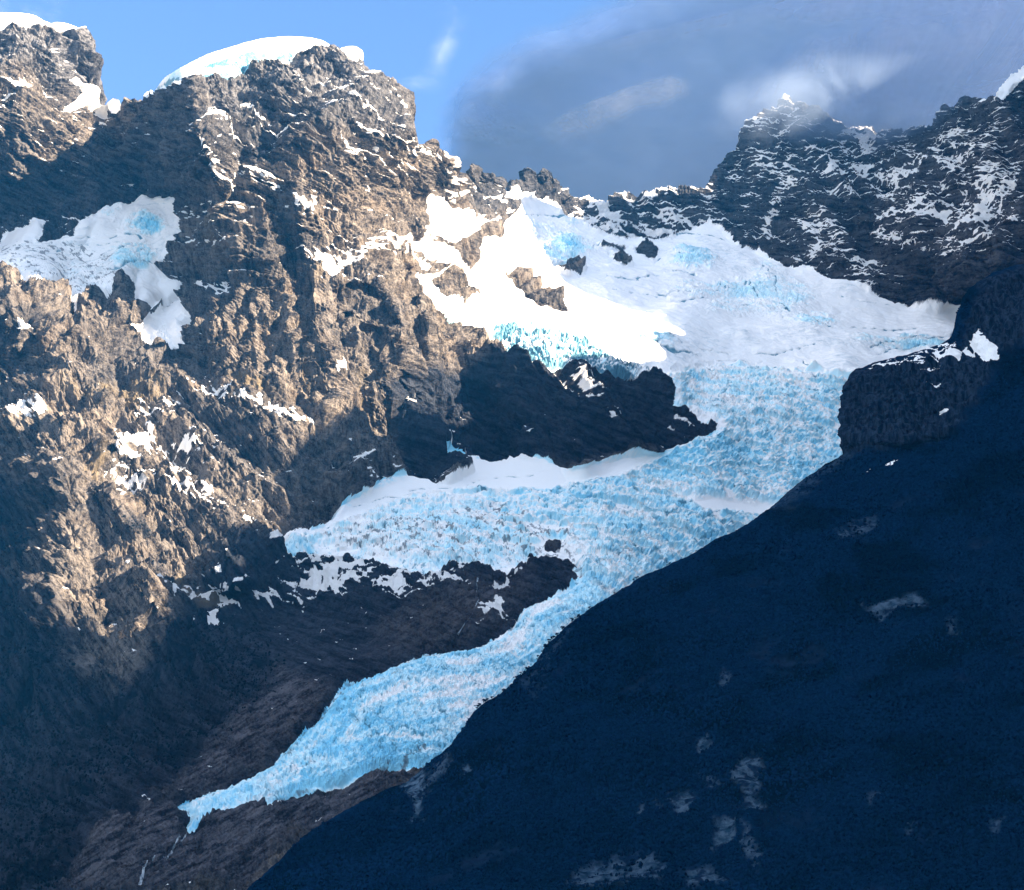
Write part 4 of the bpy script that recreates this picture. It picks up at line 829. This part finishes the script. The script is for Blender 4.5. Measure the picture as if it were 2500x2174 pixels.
wt.links.new(st.outputs[0], bg.inputs[0]); wt.links.new(bg.outputs[0], wo.inputs[0])
sc = bpy.context.scene
sc.view_settings.view_transform = 'Standard'; sc.view_settings.look = 'None'; sc.view_settings.gamma = 1; sc.view_settings.exposure = 2.75
sc.render.engine = 'CYCLES'
sc.cycles.transparent_max_bounces = 48; sc.cycles.max_bounces = 6
hz = bpy.data.meshes.new('haze')
x0, x1, y0, y1, z0, z1 = -300, 520, -40, 900, -1.5, 480
hz.from_pydata([(x, y, z) for z in (z0, z1) for y in (y0, y1) for x in (x0, x1)], [], [(0, 2, 3, 1), (4, 5, 7, 6), (0, 1, 5, 4), (2, 6, 7, 3), (0, 4, 6, 2), (1, 3, 7, 5)])
hm = NT('haze'); pv = hm.n('ShaderNodeVolumePrincipled'); pv.inputs['Color'].default_value = (.03, .36, 1, 1); pv.inputs['Density'].default_value = HAZE; pv.inputs['Anisotropy'].default_value = 0
hm.l(pv.outputs[0], hm.out.inputs['Volume']); hz.materials.append(hm.m)
o = bpy.data.objects.new('haze', hz); C.objects.link(o); tag(o, 'thin blue air between the viewer and the mountains', 'haze', kind='stuff')
mark('done')
# ------------------------------------------------------------------ trees
def tri_mesh(name, V, F, mat, col=None):
    me = bpy.data.meshes.new(name); n = len(F)
    me.vertices.add(len(V)); me.vertices.foreach_set('co', np.asarray(V, F32).ravel())
    me.loops.add(n * 3); me.loops.foreach_set('vertex_index', np.asarray(F, np.int32).ravel())
    me.polygons.add(n); me.polygons.foreach_set('loop_start', np.arange(0, n * 3, 3, dtype=np.int32)); me.update(calc_edges=True)
    if col is not None:
        a = me.attributes.new('tint', 'FLOAT_COLOR', 'POINT'); a.data.foreach_set('color', np.asarray(col, F32).ravel())
    me.materials.append(mat); return me
def leaf_material(name, lo, hi):
    m = NT(name); a = m.attr('tint')[0]
    n3 = m.noise(3.5, 3, .6)
    m.bsdf(m.mix(m.ramp(m.math('ADD', m.math('MULTIPLY', a, .6), m.math('MULTIPLY', n3, .4)), .2, .8), lo, hi), 1, 0); return m.m
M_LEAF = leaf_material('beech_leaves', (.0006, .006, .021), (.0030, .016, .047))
bk = NT('bark'); bk.bsdf(bk.mix(bk.noise(4, 3, .6), (.012, .012, .013), (.04, .036, .034)), .9, .1); M_BARK = bk.m
_t = (1 + 5 ** .5) / 2
ICO = np.array([(-1, _t, 0), (1, _t, 0), (-1, -_t, 0), (1, -_t, 0), (0, -1, _t), (0, 1, _t), (0, -1, -_t), (0, 1, -_t), (_t, 0, -1), (_t, 0, 1), (-_t, 0, -1), (-_t, 0, 1)]) / 1.902
ICF = np.array([(0, 11, 5), (0, 5, 1), (0, 1, 7), (0, 7, 10), (0, 10, 11), (1, 5, 9), (5, 11, 4), (11, 10, 2), (10, 7, 6), (7, 1, 8), (3, 9, 4), (3, 4, 2), (3, 2, 6), (3, 6, 8), (3, 8, 9), (4, 9, 5), (2, 4, 11), (6, 2, 10), (8, 6, 7), (9, 8, 1)])
def scatter(name, base, hgt, mat, seed):
    """many small crowns over a hillside as one mesh"""
    r = np.random.default_rng(seed); n = len(base)
    sc_ = np.stack([hgt * r.uniform(.38, .62, n), hgt * r.uniform(.38, .62, n), hgt * r.uniform(.5, .8, n)], -1)
    V = ICO[None] * (1 + r.uniform(-.35, .35, (n, 12, 1))) * sc_[:, None] + base[:, None] + np.array([0, 0, .35])[None, None] * hgt[:, None, None]
    F = ICF[None] + 12 * np.arange(n)[:, None, None]
    stand = np.clip(.5 + 1.5 * fbm(base, 220, 4, .55, seed + 700), 0, 1)[:, None]
    col = np.repeat(r.uniform(0, 1, (n, 1)) * .5 + .5 * stand, 12, 0) * np.ones((1, 4))
    o_ = base.mean(0)
    me = tri_mesh(name, ((V.reshape(-1, 3) - o_) * S), F.reshape(-1, 3), mat, col)
    o = bpy.data.objects.new(name, me); C.objects.link(o); o.location = tuple(o_ * S); return o
rr = np.random.default_rng(5)
pick = rr.integers(0, U2.size, 400000)
fl = (forest * (1 - cliff)).ravel()[pick]
okk = (U2.ravel()[pick] < 2650) & (rr.uniform(0, 1, len(pick)) < fl * 1.1 - .15) & ~BK2.ravel()[pick] & (V2.ravel()[pick] > np.interp(U2.ravel()[pick], nr[:, 0], nr[:, 1]) + 9)
b_ = Qd.reshape(-1, 3)[pick[okk]][:46000]
hh = 3.0 + 4.0 * rr.uniform(0, 1, len(b_)) ** 2
hh *= np.clip(.75 + .5 * fbm(b_, 160, 3, .6, 501), .4, 1.3)
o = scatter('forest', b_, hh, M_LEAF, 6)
tag(o, 'dense dark southern beech forest covering the near mountainside', 'forest', kind='stuff')
M_SCRUB = leaf_material('scrub_leaves', (.002, .006, .009), (.006, .014, .019))
pick = rr.integers(0, UU.size, 300000)
okk = (rr.uniform(0, 1, len(pick)) < m_veg.ravel()[pick] - .25) & ~BACK.ravel()[pick] & (nz.ravel()[pick] > .15) & (w_rock.ravel()[pick] > .9) & (snow.ravel()[pick] < .3)
b_ = Pd.reshape(-1, 3)[pick[okk]][:22000]
o = scatter('scrub', b_, 1.8 + 3.2 * rr.uniform(0, 1, len(b_)) ** 2, M_SCRUB, 8)
tag(o, 'dark green scrub on the shaded lower left slopes', 'scrub', kind='stuff')
def tree_variant(seed):
    r = np.random.default_rng(seed)
    H = 1.0
    # trunk: tapered bent tube with two limbs
    V, F = [], []
    def tube(p, rad, k=5):
        b0 = len(V)
        for q, w in zip(p, rad):
            for i in range(k):
                a = 2 * math.pi * i / k; V.append((q[0] + w * math.cos(a), q[1] + w * math.sin(a), q[2]))
        for s_ in range(len(p) - 1):
            for i in range(k):
                a0 = b0 + s_ * k + i; a1 = b0 + s_ * k + (i + 1) % k
                F.append((a0, a1, a1 + k)); F.append((a0, a1 + k, a0 + k))
    lean = r.uniform(.02, .22)
    sp_ = [(0, 0, -.25), (lean * .2, 0, .25), (lean * .6, .02, .55), (lean, .03, .85)]
    tube(sp_, [.05, .04, .028, .012])
    for _ in range(4):
        z0_ = r.uniform(.3, .6); a = r.uniform(0, 6.28); L_ = r.uniform(.2, .38)
        p0_ = np.array([lean * z0_, 0, z0_]); tube([p0_, p0_ + [math.cos(a) * L_ * .6, math.sin(a) * L_ * .6, .1], p0_ + [math.cos(a) * L_, math.sin(a) * L_, .2]], [.02, .014, .006], 4)
    me1 = tri_mesh('trunk', V, F, M_BARK)
    # crown: leaf clumps as small bent faces spread through uneven lobes
    CV, CF, CC = [], [], []
    lobes = [(lean + r.normal(0, .16), r.normal(0, .16), r.uniform(.5, 1.0), r.uniform(.13, .24)) for _ in range(7)]
    for lx_, ly_, lz_, lr in lobes:
        for _ in range(34):
            d = r.normal(size=3); d /= np.linalg.norm(d); c = np.array([lx_, ly_, lz_]) + d * lr * r.uniform(.4, 1.0) * [1, 1, .65]
            u_ = r.normal(size=3); u_ /= np.linalg.norm(u_); w_ = np.cross(u_, r.normal(size=3)); w_ /= np.linalg.norm(w_); s_ = r.uniform(.05, .10)
            b0 = len(CV); CV.extend([c - u_ * s_, c + w_ * s_ * .7, c + u_ * s_, c - w_ * s_ * .7 + np.cross(u_, w_) * s_ * .4]); CF.extend([(b0, b0 + 1, b0 + 2), (b0, b0 + 2, b0 + 3)])
            t_ = r.uniform(0, 1); CC.extend([(t_,) * 4] * 4)
    me2 = tri_mesh('crown', CV, CF, M_LEAF, CC)
    root = bpy.data.objects.new('tree', None); C.objects.link(root)
    for nm, me in (('trunk', me1), ('crown', me2)):
        o = bpy.data.objects.new(nm, me); C.objects.link(o); o.parent = root
    return root
PROT = [tree_variant(900 + i) for i in range(4)]
used_p = [False] * 4
def copy_tree(root):
    r = root.copy(); C.objects.link(r)
    for ch in list(root.children):
        c = ch.copy(); C.objects.link(c); c.parent = r
    return r
cen = np.array([1175, 1192, 1208, 1230, 1262, 1290, 1312, 1338, 1346, 1362, 1378, 1396, 1418, 1448, 1500, 1560, 1640, 1700])
kz = np.concatenate([c_ + rr.normal(0, 5.5, int(rr.integers(2, 5))) for c_ in cen])
for i, u in enumerate(kz):
    jj = int(np.argmin(np.abs(us2 - u))); rowi = int(np.argmax(~BK2[:, jj]))
    h = float(rr.uniform(3.0, 5.5) + 3.5 * rr.uniform(0, 1) ** 3) * (1.0 if u < 1480 else .7)
    p = Qd[rowi, jj] - np.array([0, 0, .25 * h])
    kd = int(rr.integers(0, 4)); t_ = PROT[kd] if not used_p[kd] else copy_tree(PROT[kd]); used_p[kd] = True
    t_.location = tuple(p * S); wd = h * S * float(rr.uniform(1.1, 1.7)); t_.scale = (wd, wd, h * S); t_.rotation_euler = (0, 0, float(rr.uniform(0, 6.28)))
    tag(t_, 'small dark tree on the crest of the near slope against the glacier', 'tree', 'trees along the crest of the near slope')
for kd in range(4):
    if not used_p[kd]:
        for ch in list(PROT[kd].children): bpy.data.objects.remove(ch)
        bpy.data.objects.remove(PROT[kd])
mark('trees')
# ------------------------------------------------------------------ clouds
def cloud_material(name, col, transl, lo, hi, scale, amax, seed, dist=.6, sq=(1, 1, 1), base=0.0):
    """veil of droplets: transmits and scatters light, frayed by noise and thinning to its rim"""
    m = NT(name); rim = m.attr('veil')[0]
    vec = m.n('ShaderNodeMapping'); vec.inputs['Location'].default_value = (seed * 3.1, seed * 7.7, 0); vec.inputs['Scale'].default_value = sq
    m.l(m.n('ShaderNodeNewGeometry').outputs['Position'], vec.inputs['Vector'])
    nz_ = m.noise(scale, 7, .58, dist, vec.outputs[0])
    dens = m.math('MULTIPLY', m.math('ADD', m.ramp(nz_, lo, hi, 0, 1 - base), base), m.math('MULTIPLY', rim, amax))
    d = m.n('ShaderNodeBsdfDiffuse'); d.inputs[0].default_value = (*col, 1)
    tl = m.n('ShaderNodeBsdfTranslucent'); tl.inputs[0].default_value = (*col, 1)
    mx = m.n('ShaderNodeMixShader'); mx.inputs[0].default_value = transl; m.l(d.outputs[0], mx.inputs[1]); m.l(tl.outputs[0], mx.inputs[2])
    tr = m.n('ShaderNodeBsdfTransparent'); m2 = m.n('ShaderNodeMixShader'); m.l(dens, m2.inputs[0]); m.l(tr.outputs[0], m2.inputs[1]); m.l(mx.outputs[0], m2.inputs[2])
    m.l(m2.outputs[0], m.out.inputs[0]); return m.m
def lens_cloud(name, outline, H, mat, label, rimpx, thick, lump, n=150, sag=0.0):
    """flat-bottomed cloud at height H (m) whose underside outline was surveyed from below"""
    p = np.asarray(pts(outline)); mnx, mny = p.min(0); mxx, mxy = p.max(0)
    gu, gv = np.meshgrid(np.linspace(mnx, mxx, n), np.linspace(mny, mxy, n))
    d, ins = _seg(gu.ravel(), gv.ravel(), p, True); sdv = np.where(ins, d, -d).reshape(gu.shape)
    a, b = ray(gu, gv); Y = (H - CAMZ) / b
    Q = np.stack([a * Y, Y, np.full(Y.shape, float(H))], -1)
    veil = sstep(0, rimpx, sdv + rimpx * .35 * fbm(Q, 1500, 5, .6, 603))
    lumps = fbm(Q, lump * 12, 4, .5, 601) * lump
    bot = Q.copy(); bot[..., 2] += lumps * .6 - sag * veil
    topq = Q.copy(); topq[..., 2] += thick * np.sqrt(np.clip(veil, 0, 1)) + 2 + np.abs(lumps) * veil
    keep = (sdv > -2 * (mxx - mnx) / n)
    ii = np.arange(gu.size).reshape(gu.shape)
    kf = keep[:-1, :-1] & keep[1:, 1:] & keep[1:, :-1] & keep[:-1, 1:]
    fb = np.stack([ii[:-1, :-1], ii[:-1, 1:], ii[1:, 1:], ii[1:, :-1]], -1)[kf]
    ft = fb[:, ::-1] + gu.size
    col = np.stack([np.r_[veil.ravel(), veil.ravel()]] * 4, -1)
    o = make_mesh(name, np.concatenate([bot.reshape(-1, 3), topq.reshape(-1, 3)]), np.concatenate([fb, ft]), mat, {'veil': col}, smooth=True)
    tag(o, label, 'cloud'); return o
CM1 = cloud_material('lens_cloud_vapour', (.39, .53, .80), .10, .28, .75, .004, .92, 1, .8, (1, .5, 1), .74)
lens_cloud('cloud', "1010,380 1050,270 1130,170 1250,80 1400,0 1550,-80 1900,-170 2500,-260 3000,-200 3000,520 2500,600 1800,680 1400,680 1150,620 1000,500", 4300, CM1, 'huge smooth grey lens-shaped cloud covering the sky on the right', 125, 120, 40)
CM2 = cloud_material('wispy_vapour', (.88, .92, 1.0), .7, .32, .66, .014, .95, 2, 1.6, (1, .6, 1), .12)
CM5 = cloud_material('ragged_vapour', (.6, .74, 1.0), .4, .40, .72, .016, .5, 7, 1.6, (1, .6, 1), .05)
lens_cloud('cloud', "1310,330 1350,285 1400,250 1480,215 1560,180 1640,165 1700,190 1690,240 1640,275 1560,285 1500,325 1430,360 1360,370", 4180, CM2, 'bright torn wisp of cloud hanging below the middle of the grey lens cloud', 55, 60, 20)
lens_cloud('cloud', "1085,310 1120,250 1180,190 1240,170 1270,210 1250,255 1320,280 1310,340 1240,375 1160,385 1100,360", 4190, CM5, 'ragged pale wisps at the left end of the grey lens cloud', 55, 60, 20)
CM3 = cloud_material('thin_vapour', (.74, .82, .95), .5, .40, .75, .012, .40, 3, 1.0, (1, .5, 1))
lens_cloud('cloud', "1020,-60 1180,-60 1150,60 1110,160 1100,240 1000,240 930,200 1020,160 1070,60", 4600, CM3, 'faint pale veil of cloud in the blue sky right of the main peak', 60, 40, 15)
lens_cloud('cloud', "-100,-60 190,-60 180,20 230,120 200,160 80,90 -100,60", 4700, CM3, 'thin pale haze of cloud drifting off the left summit', 50, 40, 15)
CM4 = cloud_material('high_veil', (.70, .80, 1.0), .6, .34, .72, .010, .75, 4, .8, (1, .35, 1))
lens_cloud('cloud', "1700,330 1820,180 1960,60 2300,-20 2700,-60 2700,330 2300,360 1950,380", 4220, CM4, 'pale streaming veil of cloud over the dark wall on the right', 110, 60, 20)
lens_cloud('cloud', "1380,120 1560,60 1800,10 2100,-50 2600,-90 2600,60 2100,80 1800,100 1500,160", 4240, CM4, 'long pale band along the top of the lens cloud', 50, 60, 20)
# wind-blown cloud on the summit of the dark wall: a lumpy body of real vapour
def vapour(name, cu, cv, Y, rad, dens, label, seed, scale=.05, thr=.42, col=(.95, .96, 1)):
    c = at(cu, cv, Y); n1, n2 = 28, 48
    th = np.linspace(.001, math.pi - .001, n1)[:, None]; ph = np.linspace(0, 2 * math.pi, n2)[None]
    d = np.stack([np.sin(th) * np.cos(ph), np.sin(th) * np.sin(ph), np.cos(th) * np.ones_like(ph)], -1)
    Q = d * np.array(rad)
    Q = Q * (1 + .25 * fbm(Q, 200, 3, .5, seed))[..., None]; Q[:, -1] = Q[:, 0]
    ii = np.arange(n1 * n2).reshape(n1, n2)
    f = np.stack([ii[:-1, :-1], ii[1:, :-1], ii[1:, 1:], ii[:-1, 1:]], -1).reshape(-1, 4)
    m = NT(name + '_vapour')
    tc = m.n('ShaderNodeTexCoord'); g_ = m.n('ShaderNodeMapping'); g_.inputs['Scale'].default_value = tuple(1 / (r * S) for r in rad); m.l(tc.outputs['Object'], g_.inputs['Vector'])
    ln = m.n('ShaderNodeVectorMath', operation='LENGTH'); m.l(g_.outputs[0], ln.inputs[0])
    fall = m.ramp(ln.outputs['Value'], .25, 1.0, 1, 0)
    nz_ = m.noise(scale, 6, .6, .8)
    dn = m.math('MULTIPLY', m.math('MULTIPLY', m.ramp(nz_, thr, .68), fall), dens)
    pv = m.n('ShaderNodeVolumePrincipled'); pv.inputs['Color'].default_value = (*col, 1); pv.inputs['Anisotropy'].default_value = .2; m.l(dn, pv.inputs['Density'])
    m.l(pv.outputs[0], m.out.inputs['Volume'])
    me_ = bpy.data.meshes.new(name); me_.from_pydata([tuple(q * S) for q in Q.reshape(-1, 3)], [], f.tolist()); me_.materials.append(m.m)
    o = bpy.data.objects.new(name, me_); C.objects.link(o); o.location = tuple(c * S); tag(o, label, 'cloud'); return o
vapour('cloud', 2080, 268, 6780, (620, 420, 190), .055, 'white cloud blown off the summit of the dark wall by the wind', 611, .04, .37, (.46, .60, .84))
# ------------------------------------------------------------------ unseen cloud added overhead and behind the viewer to whiten the shade light
N_ = wt.nodes; Lk = wt.links
tcw = N_.new('ShaderNodeTexCoord'); sx_ = N_.new('ShaderNodeSeparateXYZ'); Lk.new(tcw.outputs['Generated'], sx_.inputs[0])
mr1 = N_.new('ShaderNodeMapRange'); mr1.interpolation_type = 'SMOOTHSTEP'; mr1.inputs['From Min'].default_value = .78; mr1.inputs['From Max'].default_value = .45; mr1.inputs['To Min'].default_value = 0; mr1.inputs['To Max'].default_value = 1
Lk.new(sx_.outputs[1], mr1.inputs['Value'])
nw = N_.new('ShaderNodeTexNoise'); nw.inputs['Scale'].default_value = 2.2; nw.inputs['Detail'].default_value = 6; nw.inputs['Roughness'].default_value = .6; Lk.new(tcw.outputs['Generated'], nw.inputs['Vector'])
mr2 = N_.new('ShaderNodeMapRange'); mr2.interpolation_type = 'SMOOTHSTEP'; mr2.inputs['From Min'].default_value = .36; mr2.inputs['From Max'].default_value = .6; Lk.new(nw.outputs['Fac'], mr2.inputs['Value'])
mm = N_.new('ShaderNodeMath'); mm.operation = 'MULTIPLY'; Lk.new(mr1.outputs[0], mm.inputs[0]); Lk.new(mr2.outputs[0], mm.inputs[1])
mz = N_.new('ShaderNodeMapRange'); mz.inputs['From Min'].default_value = -.05; mz.inputs['From Max'].default_value = .1; Lk.new(sx_.outputs[2], mz.inputs['Value'])
mm2 = N_.new('ShaderNodeMath'); mm2.operation = 'MULTIPLY'; Lk.new(mm.outputs[0], mm2.inputs[0]); Lk.new(mz.outputs[0], mm2.inputs[1])
mxw = N_.new('ShaderNodeMix'); mxw.data_type = 'RGBA'; Lk.new(mm2.outputs[0], mxw.inputs[0]); Lk.new(st.outputs[0], mxw.inputs[6]); mxw.inputs[7].default_value = (3.55, 3.85, 4.35, 1)
Lk.new(mxw.outputs[2], bg.inputs[0])
mark('all')
